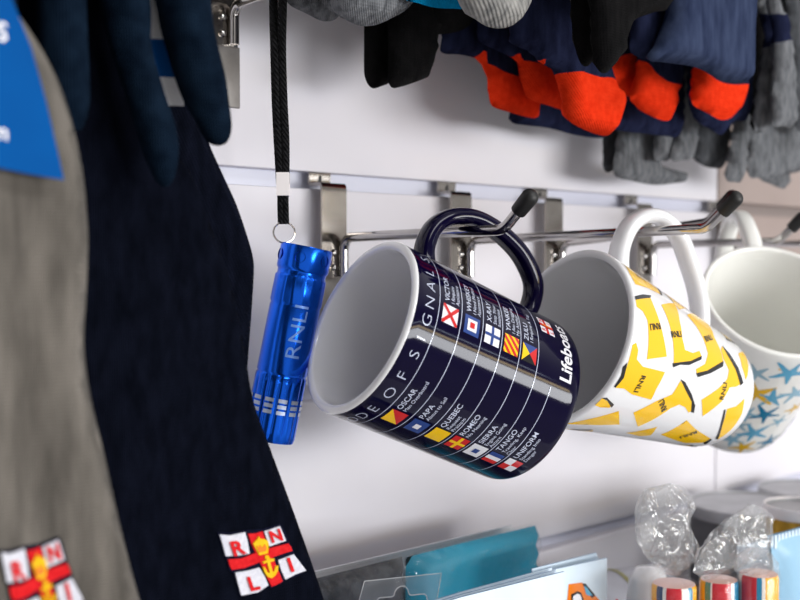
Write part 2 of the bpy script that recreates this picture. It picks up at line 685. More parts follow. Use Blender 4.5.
def hook(xr, L, gz, label, group, splay=0.0, rise=0.025, tipped=True, zr=None, flap=True):
    """chrome slatwall hook: plate bent into the groove, welded wire arm, rubber tip"""
    xc = xr - 0.0045
    z0 = gz + 0.001
    t = thing('slatwall_hook', label, 'hook', (xc, 0, z0 - 0.05), group)
    w = 0.0085
    # back plate: tab standing in the groove, bent over the lip, then down
    prof = [(0.007, z0 + 0.0085), (0.0035, z0 + 0.0085), (0.0035, z0 + 0.0022), (-0.001, z0 + 0.0008), (-0.0072, z0 + 0.0007),
            (-0.0087, z0 - 0.0006), (-0.0088, z0 - 0.010), (-0.0088, z0 - 0.0495)]
    prof = smooth_open([(0, p[0], p[1]) for p in prof], 4)
    mb = MB()
    n = len(prof)
    th = 0.0014
    vs = []
    for i, p in enumerate(prof):
        tg = (prof[min(i + 1, n - 1)] - prof[max(i - 1, 0)]).normalized()
        nn = Vector((0, tg.z, -tg.y))
        ww = w * (0.86 if i < 13 else 1.0)
        for sx, sn in ((-1, 0), (1, 0), (1, 1), (-1, 1)):
            vs.append(Vector((xc + sx * ww, p.y, p.z)) + nn * th * sn)
    fs = []
    for i in range(n - 1):
        for j in range(4):
            fs.append([i * 4 + j, i * 4 + (j + 1) % 4, i * 4 + 4 + (j + 1) % 4, i * 4 + 4 + j])
    fs += [[3, 2, 1, 0], [n * 4 - 4 + j for j in range(4)]]
    mb.add(vs, fs)
    plo = build(mb, 'back_plate', ['plate'], t)
    mb = MB()
    sl = [(xc + 0.0012 * math.cos(a), 0.0020, z0 + 0.0045 + 0.0024 * math.sin(a)) for a in [2 * PI * i / 12 for i in range(12)]]
    mb.extrude(sl, (0, 0.0012, 0))
    build(mb, 'slot', ['rubber'], plo)
    if flap:
        mb = MB()
        mb.box((xc - 0.0115, -0.0078, z0 - 0.079), (xc + 0.0115, -0.0064, z0 - 0.0485), 0, 0.0006)
        build(mb, 'price_flap', ['flap'], t)
    # weld pimples
    mb = MB()
    for dz in (-0.0355, -0.0435):
        mb.lathe([(0.0004, 0.002), (0.0014, 0.0016), (0.002, 0.0)], (xc - 0.0005, -0.0102, z0 + dz), (0, -1, 0), (1, 0, 0), 12)
    build(mb, 'weld', ['chrome'], plo)
    zr = z0 - 0.0270 if zr is None else zr
    yb = -0.0128
    arm = [(xr, yb, z0 - 0.0485), (xr, yb, zr - 0.007)]
    for k in range(1, 8):
        a = k / 8 * PI / 2
        arm.append((xr, yb - 0.007 * (1 - math.cos(a)), zr - 0.007 + 0.007 * math.sin(a)))
    dx = math.tan(splay)
    y1 = -L
    arm.append((xr + dx * 0.02, yb - 0.03, zr + rise * 0.02))
    arm.append((xr + dx * (L - 0.012), y1 + 0.006, zr + rise * (L - 0.012)))
    ze = zr + rise * (L - 0.012)
    for k in range(1, 6):
        a = k / 5 * math.radians(42)
        arm.append((xr + dx * L, y1 + 0.006 - 0.012 * math.sin(a), ze + 0.012 * (1 - math.cos(a))))
    p = Vector(arm[-1])
    dr = Vector((0, -math.cos(math.radians(42)), math.sin(math.radians(42))))
    arm.append(p + dr * 0.014)
    mb = MB()
    mb.tube(arm, 0.0026, 14)
    armo = build(mb, 'wire_arm', ['chrome'], t, ang=60)
    mb = MB()
    q = p + dr * 0.0075
    mb.lathe([(0.0, 0), (0.0036, 0), (0.0038, 0.0005), (0.0041, 0.0095)] + [(0.0041 * math.cos(a), 0.0095 + 0.0039 * math.sin(a)) for a in [PI / 2 * i / 7 for i in range(1, 8)]], q, dr, (1, 0, 0), 24)
    build(mb, 'rubber_tip', ['rubber'], armo, ang=50)
    return t


GR = GZ[6]                                            # groove the mugs hang from
GU = GZ[7]                                            # the one above it
GT = GZ[8]                                            # above the frame
GL = GZ[4]                                            # low groove
kx = D / 0.43
hook(0.3826, 0.1265, GR, 'chrome hook behind the torch carrying the navy signals mug', 'chrome hooks in the mug row', splay=math.radians(1.5), rise=.010)
hook(0.4803, 0.1675, GR, 'chrome hook whose long arm carries the yellow boots mug', 'chrome hooks in the mug row', splay=math.radians(4), rise=.02)
hook(0.5664, 0.1215, GR, 'third chrome hook from the left, its arm running behind the boots mug handle', 'chrome hooks in the mug row', rise=.085)
hook(0.6668, 0.111, GR, 'chrome hook carrying the starfish mug, its plate seen through the boots mug handle', 'chrome hooks in the mug row', rise=0.004)
hook(0.776, 0.150, GR, 'farthest chrome hook, plate in the groove by the panel joint', 'chrome hooks in the mug row')
hook(0.3125, 0.110, GU, 'chrome hook at the top left with the black lanyard looped over its arm', None, splay=0, zr=GU + 0.001 - 0.0285)

# -------------------------------------------------------------------- mugs
POSE = {
    'm1': ((0.33116512, 0.38780689, -0.02732508), (0.90025487, -0.18616862, -0.39355103), 0.0425, 0.0415),
    'm2': ((0.43744971, 0.35339906, -0.03495178), (0.93254170, -0.16880901, -0.31917000), 0.046, 0.0455),
    'm3': ((0.6166, 0.3372, -0.0200), (0.4299, 0.5628, -0.7060), 0.046, 0.046)}


class Mug:
    """local frame: z up along the axis from the base centre to the rim, handle towards +x"""

    def __init__(s, key, hratio, k, rb, roll=0):
        c, a, R0, R = POSE[key]
        s.rim = CAM + Vector(c) * (R / R0)
        s.a = Vector(a).normalized()
        s.R = R
        s.h = R * hratio
        s.k = k
        s.rb = rb
        s.base = s.rim + s.a * s.h
        Z = -s.a
        X = (Vector((0, 0, 1)) - s.a * s.a.z).normalized()
        Y = Z.cross(X)
        r = math.radians(roll)
        X, Y = X * math.cos(r) + Y * math.sin(r), Y * math.cos(r) - X * math.sin(r)
        s.mat = Matrix(((X.x, Y.x, Z.x, s.base.x), (X.y, Y.y, Z.y, s.base.y), (X.z, Y.z, Z.z, s.base.z), (0, 0, 0, 1)))
        s.inv = s.mat.inverted()

    def r(s, t):
        """outer radius at t = 0 (rim) ... 1 (base)"""
        r = s.R * (1 - s.k * t)
        q = (t - (1 - s.rb)) / s.rb
        if q > 0:
            r -= s.R * s.rb * (0.9 if s.k == 0 else 0.75) * (1 - math.sqrt(max(0, 1 - min(q, 1) ** 2.4)))
        return r

    def profile(s):
        """outer then inner profile, (radius, height)"""
        out = []
        for i in range(29):
            t = i / 28
            t = 1 - (1 - t) ** 1.35 if False else t
            out.append((s.r(t), s.h * (1 - t)))
        ts = [1 - s.rb * (1 - math.sin(j / 8 * PI / 2)) for j in range(1, 9)]
        out = [p for p in out if p[1] > s.h * s.rb] + [(s.r(t), s.h * (1 - t)) for t in ts]
        return out

    def surf(s, th, d, off=0.00015):
        """point on the outside, th radians from the handle, d metres below the rim"""
        t = min(max(d / s.h, 0), 1)
        r = s.r(t) + off
        return Vector((math.cos(th) * r, math.sin(th) * r, s.h - d))

    def hit(s, x, y):
        """where the line of sight through a photo point meets the outside: (theta, d)"""
        o = s.inv @ CAM
        d = (s.inv.to_3x3() @ ray(x, y)).normalized()
        best = None
        lo = None
        t = 0.3
        f0 = None
        mn = (1e9, 0)
        while t < 1.0:
            p = o + d * t
            dd = s.h - p.z
            if -0.002 <= dd <= s.h:
                f = math.hypot(p.x, p.y) - s.r(min(max(dd / s.h, 0), 1))
                if f < mn[0]:
                    mn = (f, t)
                if f <= 0:
                    best = t
                    break
            t += 0.0005
        if best is None:
            best = mn[1]
        p = o + d * best
        return math.atan2(p.y, p.x), s.h - p.z

    def handle_pt(s, x, y):
        """photo point on the handle's plane: (height up the axis from the base, distance from axis)"""
        o = s.inv @ CAM
        d = s.inv.to_3x3() @ ray(x, y)
        t = -o.y / d.y
        p = o + d * t
        return (p.x, p.z)

    def shell(s, mats_rim=1, lip=0.0022, wall=0.0042, band=0.0012):
        mb = MB()
        prof = s.profile()
        n = 96
        outer = [(0.0, 0.0018), (prof[-1][0] * 0.80, 0.0018), (prof[-1][0] * 0.86, 0.0), ] + prof[::-1]
        no = len(outer)
        # rolled lip
        w = wall
        lipv = [(s.R - w / 2 + w / 2 * math.cos(a), s.h + w * 0.42 * math.sin(a)) for a in [PI * i / 8 for i in range(1, 8)]]
        inner = []
        for i in range(25):
            t = i / 24 * 0.93
            rr = s.r(t) - w
            inner.append((rr, s.h * (1 - t)))
        r0 = inner[-1][0]
        z0 = inner[-1][1]
        inner += [(r0 * math.cos(a) ** 0.6 if a < PI / 2 - 0.01 else 0.0, z0 - 0.004 * math.sin(a)) for a in [PI / 2 * i / 6 for i in range(1, 7)]]
        allp = outer + lipv + inner
        mb.lathe(allp, (0, 0, 0), (0, 0, 1), (1, 0, 0), n, mfun=lambda i, j: 0 if (3 <= i < no - 1) else 1)
        return mb

    def handle(s, pts, width, thick, mi=0):
        """pts: (radius, height) centre line; rounded strap section"""
        path = smooth_open([(p[0], 0, p[1]) for p in pts], 8)
        mb = MB()
        n = 20
        k = len(path)
        vs, fs = [], []
        for i, p in enumerate(path):
            tg = (path[min(i + 1, k - 1)] - path[max(i - 1, 0)]).normalized()
            nn = Vector((0, 1, 0)).cross(tg)
            e = min(i, k - 1 - i) / 7
            fl = 1 + 0.35 * max(0, 1 - e) ** 2
            for j in range(n):
                a = 2 * PI * j / n
                cx, cy = math.cos(a), math.sin(a)
                sx = math.copysign(abs(cx) ** 0.75, cx)
                sy = math.copysign(abs(cy) ** 0.75, cy)
                vs.append(p + Vector((0, 1, 0)) * (sx * width / 2 * fl) + nn * (sy * thick / 2 * fl))
        for i in range(k - 1):
            for j in range(n):
                fs.append([i * n + j, i * n + (j + 1) % n, (i + 1) * n + (j + 1) % n, (i + 1) * n + j])
        fs += [list(range(n))[::-1], [(k - 1) * n + j for j in range(n)]]
        mb.add(vs, fs, mi)
        return mb


def put_mug(mg, root, body, bmats, hmb, hmats):
    root.matrix_world = mg.mat
    me_o = []
    for name, mb, mats in (('body', body, bmats), ('handle', hmb, hmats)):
        o = build(mb, name, mats, None, (0, 0, 0), ang=50, fixn=False)
        o.location = (0, 0, 0)
        o.parent = root
        me_o.append(o)
    return me_o


# --- navy signals mug
g = Mug('m1', 0.1000 / 0.0425, 0, 0.055, roll=6)
body = g.shell()
MI = {}
bm_ = ['navy_glaze', 'white_glaze', 'line', 'p_white', 'p_red', 'p_yellow', 'p_blue', 'p_black', 'p_orange']
MI = {k: i for i, k in enumerate(bm_)}
# height of the white rim edge
R1 = g.R
ROLL = math.radians(6)


def mpt(th_deg, d_mm, off=0.00015):
    return g.surf(-math.radians(th_deg) - ROLL, d_mm / 1000, off)


def mug_text(s, th, d, size, mi, bold=0.0, align='C', sx=1.0):
    """text running round the mug, letters' tops to the rim; th where it starts ('L') or its middle"""
    vs, fs, w = text2d(s, size, bold)
    vs = [(v[0] * sx, v[1]) for v in vs]
    sh = w * sx / 2 if align == 'L' else 0
    cutmap(body, vs, fs, lambda x, y: mpt(th - math.degrees((x + sh) / R1), d - y * 1000, 0.0002), MI[mi])


def mug_poly(pts, th, d, mi, off=0.00015):
    """flat drawing in millimetres (x along the text, y up to the rim) centred at th, d"""
    cutmap(body, [(p[0] / 1000, p[1] / 1000) for p in pts], [list(range(len(pts)))],
           lambda x, y: mpt(th - math.degrees(x / R1), d - y * 1000, off), MI[mi])


def rect(x0, y0, x1, y1):
    return [(x0, y0), (x1, y0), (x1, y1), (x0, y1)]


LN = [11.6, 24.0, 36.2, 47.6, 58.6, 69.6, 79.6]
for i, d in enumerate(LN):
    t1 = 20 if i < 6 else 84
    vs = []
    k = 70
    t2 = 330 if i < 6 else 330
    pv, pf = [], []
    for j in range(k + 1):
        th = t1 + (t2 - t1) * j / k
        pv += [mpt(th, d - 0.17), mpt(th, d + 0.17)]
    for j in range(k):
        pf.append([2 * j, 2 * j + 1, 2 * j + 3, 2 * j + 2])
    body.add(pv, pf, MI['line'])
for ch, th in (('C', 177), ('O', 166), ('D', 155.5), ('E', 144.5), ('O', 128.5), ('F', 115), ('S', 101), ('I', 91), ('G', 79.5), ('N', 68), ('A', 56.5), ('L', 45), ('S', 32)):
    mug_text(ch, th, 8.9, 0.0070, 'line', -0.015, sx=1.2)


def flag(kind, th, d, s=8.6):
    h = s / 2
    W = h * 1.05
    if kind == 'oscar':
        mug_poly([(-W, -h), (W, h), (-W, h)], th, d, 'p_yellow')
        mug_poly([(-W, -h), (W, -h), (W, h)], th, d, 'p_red')
    elif kind == 'victor':
        mug_poly(rect(-W, -h, W, h), th, d, 'p_white')
        for sg in (1, -1):
            mug_poly([(-W, -h * sg), (-W + 1.1, -h * sg), (W, (h - 1.1) * sg), (W, h * sg), (W - 1.1, h * sg), (-W, (-h + 1.1) * sg)], th, d, 'p_red', 0.0003)
    elif kind == 'whiskey':
        mug_poly(rect(-W, -h, W, h), th, d, 'p_blue')
        mug_poly(rect(-W * .62, -h * .62, W * .62, h * .62), th, d, 'p_white', 0.0003)
        mug_poly(rect(-W * .3, -h * .3, W * .3, h * .3), th, d, 'p_red', 0.00045)
    elif kind == 'xray':
        mug_poly(rect(-W, -h, W, h), th, d, 'p_white')
        mug_poly(rect(-W, -.7, W, .7), th, d, 'p_blue', 0.0003)
        mug_poly(rect(-.7, -h, .7, h), th, d, 'p_blue', 0.0003)
    elif kind == 'yankee':
        mug_poly(rect(-W, -h, W, h), th, d, 'p_yellow')
        st = 2 * h / 2.2
        for j in range(-5, 5):
            o = j * st * 1.0
            # diagonal stripes clipped to the flag
            pts = []
            a0, a1 = o, o + st / 2
            for (x, y) in _clip([(-W, -W + a0), (W, W + a0), (W, W + a1), (-W, -W + a1)], W, h):
                pts.append((x, y))
            if len(pts) > 2:
                mug_poly(pts, th, d, 'p_red', 0.0003)
    elif kind == 'zulu':
        mug_poly([(-W, -h), (0, 0), (-W, h)], th, d, 'p_black')
        mug_poly([(-W, h), (0, 0), (W, h)], th, d, 'p_yellow')
        mug_poly([(W, h), (0, 0), (W, -h)], th, d, 'p_blue')
        mug_poly([(-W, -h), (W, -h), (0, 0)], th, d, 'p_red')
    elif kind == 'papa':
        mug_poly(rect(-W, -h, W, h), th, d, 'p_blue')
        mug_poly(rect(-W * .36, -h * .36, W * .36, h * .36), th, d, 'p_white', 0.0003)
    elif kind == 'quebec':
        mug_poly(rect(-W, -h, W, h), th, d, 'p_fyellow' if 'p_fyellow' in MI else 'p_yellow')
    elif kind == 'romeo':
        mug_poly(rect(-W, -h, W, h), th, d, 'p_red')
        mug_poly(rect(-W, -.8, W, .8), th, d, 'p_yellow', 0.0003)
        mug_poly(rect(-.8, -h, .8, h), th, d, 'p_yellow', 0.0003)
    elif kind == 'sierra':
        mug_poly(rect(-W, -h, W, h), th, d, 'p_white')
        mug_poly(rect(-W * .36, -h * .36, W * .36, h * .36), th, d, 'p_blue', 0.0003)
    elif kind == 'tango':
        mug_poly(rect(-W, -h, -W / 3, h), th, d, 'p_red')
        mug_poly(rect(-W / 3, -h, W / 3, h), th, d, 'p_white')
        mug_poly(rect(W / 3, -h, W, h), th, d, 'p_blue')
    elif kind == 'uniform':
        mug_poly(rect(-W, -h, 0, 0), th, d, 'p_white')
        mug_poly(rect(0, 0, W, h), th, d, 'p_white')
        mug_poly(rect(-W, 0, 0, h), th, d, 'p_red')
        mug_poly(rect(0, -h, W, 0), th, d, 'p_red')


def _clip(poly, W, h):
    def cl(p, ax, sg, lim):
        out = []
        for i in range(len(p)):
            a, b_ = p[i], p[(i + 1) % len(p)]
            ia, ib = sg * a[ax] <= lim, sg * b_[ax] <= lim
            if ia:
                out.append(a)
            if ia != ib:
                t = (sg * lim - a[ax]) / (b_[ax] - a[ax])
                out.append((a[0] + t * (b_[0] - a[0]), a[1] + t * (b_[1] - a[1])))
        return out
    for ax, sg, lim in ((0, 1, W), (0, -1, W), (1, 1, h), (1, -1, h)):
        if len(poly) < 3:
            return []
        poly = cl(poly, ax, sg, lim)
    return poly


ROWS = [('oscar', 'OSCAR', ('Man Overboard',), 'victor', 'VICTOR', ('I Require', 'Assistance')),
        ('papa', 'PAPA', ('About to Sail',), 'whiskey', 'WHISKEY', ('I Need Medical', 'Assistance')),
        ('quebec', 'QUEBEC', ('Request', 'Pratique'), 'xray', 'X-RAY', ('Stop Your', 'Intention')),
        ('romeo', 'ROMEO', ('No Meaning',), 'yankee', 'YANKEE', ('I Am Dragging', 'My Anchor')),
        ('sierra', 'SIERRA', ('Engine Going', 'Astern'), 'zulu', 'ZULU', ('I Require A Tug',)),
        ('tango', 'TANGO', ('Trawling, Keep', 'Clear'), None, None, None),
        ('uniform', 'UNIFORM', ('Standing Into', 'Danger'), None, None, None)]
edges_ = LN + [91.0]
for i, (f1, n1, l1, f2, n2, l2) in enumerate(ROWS):
    d = (edges_[i] + edges_[i + 1]) / 2 + 0.1
    s = min(8.4, edges_[i + 1] - edges_[i] - 2.4)
    flag(f1, 144.5, d, s)
    for (nm, ls, t0) in ((n1, l1, 136.5), (n2, l2, 61.5)):
        if nm is None:
            continue
        mug_text(nm, t0, d - 1.0, 0.0038, 'line', 0.006, 'L')
        for j, ln in enumerate(ls):
            mug_text(ln, t0, d + 1.9 + j * 2.6, 0.0027, 'line', 0.0, 'L')
    if f2:
        flag(f2, 70, d, s)
mug_text('Lifeboats', 77, 90.5, 0.0098, 'p_white', 0.022, 'L', sx=0.98)
# house flag above the word
for (a, b_, c_, e_) in ((-5.2, 0.9, -1.1, 4.2), (1.1, 0.9, 5.2, 4.2), (-5.2, -4.2, -1.1, -0.9), (1.1, -4.2, 5.2, -0.9)):
    mug_poly(rect(a, b_, c_, e_), 40, 77.2, 'p_white')
mug_poly(rect(-5.2, -.8, 5.2, .8), 40, 77.2, 'p_red')
mug_poly(rect(-1.0, -4.2, 1.0, 4.2), 40, 77.2, 'p_red', 0.0003)
mug_poly(rect(-.5, -2.6, .5, 2.8), 40, 77.2, 'p_orange', 0.00045)
for ch, x, y in (('R', -3.2, 1.4), ('N', 3.2, 1.4), ('L', -3.2, -3.7), ('I', 3.2, -3.7)):
    vs, fs, w = text2d(ch, 0.0032, 0.02)
    cutmap(body, vs, fs, lambda X_, Y_: mpt(40 - math.degrees((X_ + x / 1000) / R1), 77.2 - y - Y_ * 1000, 0.0003), MI['p_red'])
hc = [g.handle_pt(x, y) for x, y in ((431, 268), (427, 250), (430, 232), (441, 220), (462, 214), (491, 220), (514, 236), (531, 256), (536, 276), (528, 293), (516, 303))]
print('HANDLE1', [(round(a * 1000, 1), round(b_ * 1000, 1)) for a, b_ in hc])
H1 = [(g.R - 0.003, g.h - 0.022), (g.R + 0.008, g.h - 0.0195), (g.R + 0.019, g.h - 0.022), (g.R + 0.0275, g.h - 0.031), (g.R + 0.0315, g.h - 0.044),
      (g.R + 0.0305, g.h - 0.060), (g.R + 0.0255, g.h - 0.0745), (g.R + 0.016, g.h - 0.0855), (g.R + 0.005, g.h - 0.0875), (g.R - 0.003, g.h - 0.085)]
root = thing('mug', 'navy mug printed with the CODE OF SIGNALS flags, hanging sideways by its handle', 'mug', g.base, 'mugs on the chrome hooks')
put_mug(g, root, body, bm_, g.handle(H1, 0.0115, 0.008), ['navy_glaze'])
g1 = g

# --- yellow boots mug
g = Mug('m2', 0.112 / 0.046, 0.34, 0.14, roll=0)
body = g.shell(wall=0.0040)
bm_ = ['white_glaze', 'white_glaze', 'boot_yellow', 'p_black', 'boot_shade']
OX, OY, SC = 560, 240, 2.727


def mug_px(mb, pts, mi, off, ds=0.0022):
    """a print outlined in the photo, laid on the mug's own surface"""
    tp = [g.hit(OX + x / SC, OY + y / SC) for x, y in pts]
    Rm = g.R * (1 - g.k * 0.5)
    P2 = [(a * Rm, d) for a, d in tp]
    P2 = resample(P2, ds)
    V, Fc = cdt(P2, ds)
    mb.add([g.surf(v[0] / Rm, v[1], off) for v in V], Fc, mi)


def mug_txt(mb, s, cx, cy, ux, uy, size, mi, off=0.0004, bold=0.02):
    """text centred at a photo point, its reading direction given in the photo"""
    a0, d0 = g.hit(OX + cx / SC, OY + cy / SC)
    a1, d1 = g.hit(OX + (cx + ux * 12) / SC, OY + (cy + uy * 12) / SC)
    Rm = g.r(d0 / g.h)
    e = Vector(((a1 - a0) * Rm, d1 - d0)).normalized()
    vs, fs, w = text2d(s, size, bold)
    nrm = Vector((-e.y, e.x))
    # mirror test: theta grows towards the viewer's bottom, d away from the rim
    P = []
    for v in vs:
        q = e * v[0] + Vector((e.y, -e.x)) * (v[1] - size * 0.35) * g.sgn
        P.append(g.surf(a0 + q.x / Rm, d0 + q.y, off))
    mb.add(P, fs, mi)


g.sgn = 1
BOOTS = [
    ([(168, 60), (185, 62), (215, 85), (245, 105), (262, 130), (275, 150), (240, 132), (205, 121), (190, 95)], [(260, 124), (273, 150), (279, 153), (267, 130)], (219, 103, 1, .62)),
    ([(205, 162), (245, 157), (255, 180), (266, 210), (280, 260), (290, 318), (235, 325), (240, 270), (237, 220), (225, 195), (208, 182)], [(203, 154), (205, 164), (245, 159), (247, 152), (225, 149)], (258, 237, -1, .1)),
    ([(275, 177), (312, 173), (325, 220), (333, 270), (340, 300), (362, 308), (380, 302), (385, 318), (355, 332), (308, 340), (306, 270), (292, 215)], [(306, 336), (355, 330), (385, 316), (384, 326), (350, 341), (325, 340), (308, 347)], (316, 257, 1, -.05)),
    ([(345, 205), (372, 197), (395, 220), (420, 265), (440, 310), (444, 335), (420, 350), (395, 362), (372, 366), (370, 352), (395, 338), (402, 310), (390, 270), (370, 235)], [(370, 363), (400, 356), (444, 330), (443, 345), (410, 363), (375, 374)], (403, 268, 1, -.3)),
    ([(275, 130), (300, 143), (345, 178), (352, 187), (325, 190), (310, 172), (290, 150)], None, None),
    ([(405, 216), (440, 238), (470, 260), (490, 278), (455, 270), (430, 245)], [(450, 266), (490, 277), (488, 283), (455, 274)], None),
    ([(197, 285), (207, 280), (212, 300), (208, 325), (225, 345), (285, 360), (262, 405), (248, 435), (195, 420), (175, 405), (150, 402), (170, 375), (185, 335)], [(151, 402), (146, 399), (165, 370), (170, 345), (182, 333), (173, 375)], (217, 392, -.45, .9)),
    ([(327, 383), (345, 410), (360, 440), (365, 462), (350, 470), (340, 455), (325, 448), (300, 458), (212, 508), (200, 470), (260, 440), (305, 420), (318, 400)], [(328, 379), (340, 387), (358, 420), (367, 450), (364, 470), (356, 468), (358, 440), (342, 410)], (279, 450, -.35, -1)),
    ([(440, 290), (455, 310), (480, 345), (495, 390), (480, 400), (462, 402), (440, 440), (388, 480), (385, 435), (430, 405), (455, 380), (460, 355), (445, 325), (438, 300)], [(440, 287), (460, 309), (485, 350), (498, 390), (490, 397), (478, 355), (455, 313)], (445, 412, .2, -1)),
    ([(485, 310), (500, 306), (511, 330), (511, 370), (505, 382), (495, 345)], None, None),
    ([(455, 460), (480, 453), (502, 432), (495, 475), (465, 518), (430, 543), (440, 510), (450, 480)], [(451, 461), (443, 500), (429, 543), (424, 541), (440, 490), (446, 463)], None),
    ([(275, 530), (345, 490), (370, 515), (410, 540), (390, 552), (340, 553)], [(390, 552), (410, 540), (414, 544), (396, 556)], (350, 530, -1, .35)),
    ([(180, 525), (265, 508), (247, 532), (215, 534)], None, None),
    ([(10, 494), (75, 488), (160, 465), (162, 502), (100, 504), (60, 503)], None, None),
    ([(95, 450), (115, 430), (140, 445), (135, 457), (110, 455)], [(113, 429), (127, 428), (147, 448), (140, 456), (128, 436)], None),
]
for yl, sol, tx in BOOTS:
    mug_px(body, yl, 2, 0.00015)
    if sol:
        mug_px(body, sol, 3, 0.00028)
    if tx:
        mug_txt(body, 'RNLI', tx[0], tx[1], tx[2], tx[3], 0.0044, 3)
# the same boot pattern carried on round the far side of the mug
V0, F0 = None, None
BP = [(-5, 14), (5, 14), (5.2, -6), (12, -10), (12.5, -14), (-5, -14)]
for th, d, rot in ((172, 26, 30), (150, 60, -40), (128, 26, 80), (106, 66, 10), (82, 34, -70), (52, 64, 50), (34, 22, -20), (170, 90, 120), (64, 94, 20)):
    c_, s_ = math.cos(math.radians(rot)), math.sin(math.radians(rot))
    for poly, mi, off in ((BP, 2, .00015), ([(-5, -13.4), (12.5, -13.4), (12.3, -15), (-5, -15)], 3, .00028)):
        P2 = resample([((x * c_ - y * s_) / 1000, (x * s_ + y * c_) / 1000) for x, y in poly], .003)
        V, Fc = cdt(P2, .003)
        Rm = g.r(d / 1000 / g.h)
        body.add([g.surf(math.radians(th) + v[0] / Rm, min(max(d / 1000 + v[1], .002), g.h * .97), off) for v in V], Fc, mi)
hc = [g.handle_pt(x, y) for x, y in ((630, 275), (622, 255), (626, 232), (635, 220), (650, 215), (670, 224), (688, 242), (701, 265), (710, 295), (716, 325))]
print('HANDLE2', [(round(a * 1000, 1), round((g.h - b_) * 1000, 1)) for a, b_ in hc], g.h)
H2 = [(g.R - 0.005, g.h - 0.021), (g.R + 0.009, g.h - 0.019), (g.R + 0.021, g.h - 0.022), (g.R + 0.0295, g.h - 0.031), (g.R + 0.0318, g.h - 0.043),
      (g.R + 0.027, g.h - 0.057), (g.R + 0.016, g.h - 0.069), (g.R + 0.005, g.h - 0.079), (g.R - 0.007, g.h - 0.086), (g.R - 0.016, g.h - 0.088)]
root = thing('mug', 'white mug printed with yellow boots, hanging just right of the navy mug', 'mug', g.base, 'mugs on the chrome hooks')
put_mug(g, root, body, bm_, g.handle(H2, 0.0115, 0.0078), ['white_glaze'])
g2 = g

# --- starfish mug
g = Mug('m3', 0.1118 / 0.046, 0.20, 0.2, roll=-3)
body = g.shell(wall=0.0036)
bm_ = ['cream_glaze', 'cream_glaze', 'st_grey', 'st_sky', 'st_pale', 'st_teal', 'st_gold']
OX, OY, SC = 640, 300, 3.75


def star(mb, th, d, r, rot, mi, seed):
    rnd = random.Random(seed)
    P = []
    for i in range(5):
        a = rot + 2 * PI * i / 5 + rnd.uniform(-.12, .12)
        L = r * rnd.uniform(.85, 1.15)
        for da, rr in ((-.62, .30), (-.13, .72), (-.05, .98), (.05, .98), (.13, .72)):
            P.append((L * rr * math.cos(a + da), L * rr * math.sin(a + da)))
    Rm = g.r(min(d / g.h, 1))
    V, Fc = cdt(resample(P, .0015), .0018)
    mb.add([g.surf(th + v[0] / Rm, min(max(d + v[1], .001), g.h * .985), .00015) for v in V], Fc, mi)


STARS = [(435, 275, 38, 0.3, 2), (560, 275, 52, .1, 3), (432, 350, 56, .5, 6), (495, 368, 44, .9, 3), (470, 430, 48, .2, 5), (580, 350, 40, .6, 4),
         (425, 500, 46, .4, 3), (520, 455, 30, .1, 4), (480, 530, 40, .8, 5), (385, 552, 40, .3, 6), (578, 405, 30, .5, 6), (345, 522, 38, .2, 4),
         (370, 468, 34, .7, 2), (523, 260, 5, .1, 6), (398, 425, 34, .1, 4), (545, 500, 30, .4, 3), (575, 450, 26, .2, 5)]
taken = []
for i, (x, y, r, rot, mi) in enumerate(STARS):
    th, d = g.hit(OX + x / SC, OY + y / SC)
    taken.append((th, d))
    star(body, th, d, r * 0.63 / SC / F, rot, mi, i) if False else star(body, th, d, r / SC / F * 0.98, rot, mi, i)
rnd = random.Random(5)
k = 0
for _ in range(400):
    th, d = rnd.uniform(-PI, PI), rnd.uniform(.012, g.h * .9)
    if all(abs(math.atan2(math.sin(th - t), math.cos(th - t))) * g.R * .8 + abs(d - e) > .021 for t, e in taken):
        taken.append((th, d))
        star(body, th, d, rnd.uniform(.006, .0085), rnd.uniform(0, 2), rnd.randint(2, 6), 100 + k)
        k += 1
H3 = [(g.R - 0.003, g.h - 0.012), (g.R + 0.014, g.h - 0.008), (g.R + 0.036, g.h - 0.010), (g.R + 0.048, g.h - 0.019), (g.R + 0.0505, g.h - 0.033),
      (g.R + 0.043, g.h - 0.052), (g.R + 0.022, g.h - 0.067), (g.R + 0.009, g.h - 0.080), (g.R - 0.004, g.h - 0.088), (g.R - 0.010, g.h - 0.090)]
root = thing('mug', 'white mug printed with blue and yellow starfish, hanging at the right edge', 'mug', g.base, 'mugs on the chrome hooks')
put_mug(g, root, body, bm_, g.handle(H3, 0.0115, 0.0085), ['cream_glaze'])
g3 = g

# ------------------------------------------------------------------- torch
tz = 0.526
pt, pb = atD(307, 247, tz), atD(268.5, 439, tz)
A = (pb - pt).normalized()
Lt = (pb - pt).length
toC = (CAM - pt)
U = (toC - A * toC.dot(A)).normalized()               # towards the viewer
r0 = 26.3 * tz / F
t = thing('torch', 'small blue metal torch hanging on a black lanyard beside the navy socks', 'torch', pb)


def flute(n, depth, rows=None):
    def f(i, a):
        if rows is not None and i not in rows:
            return 1
        return 1 - depth * (0.5 + 0.5 * math.cos(n * a)) ** 6
    return f


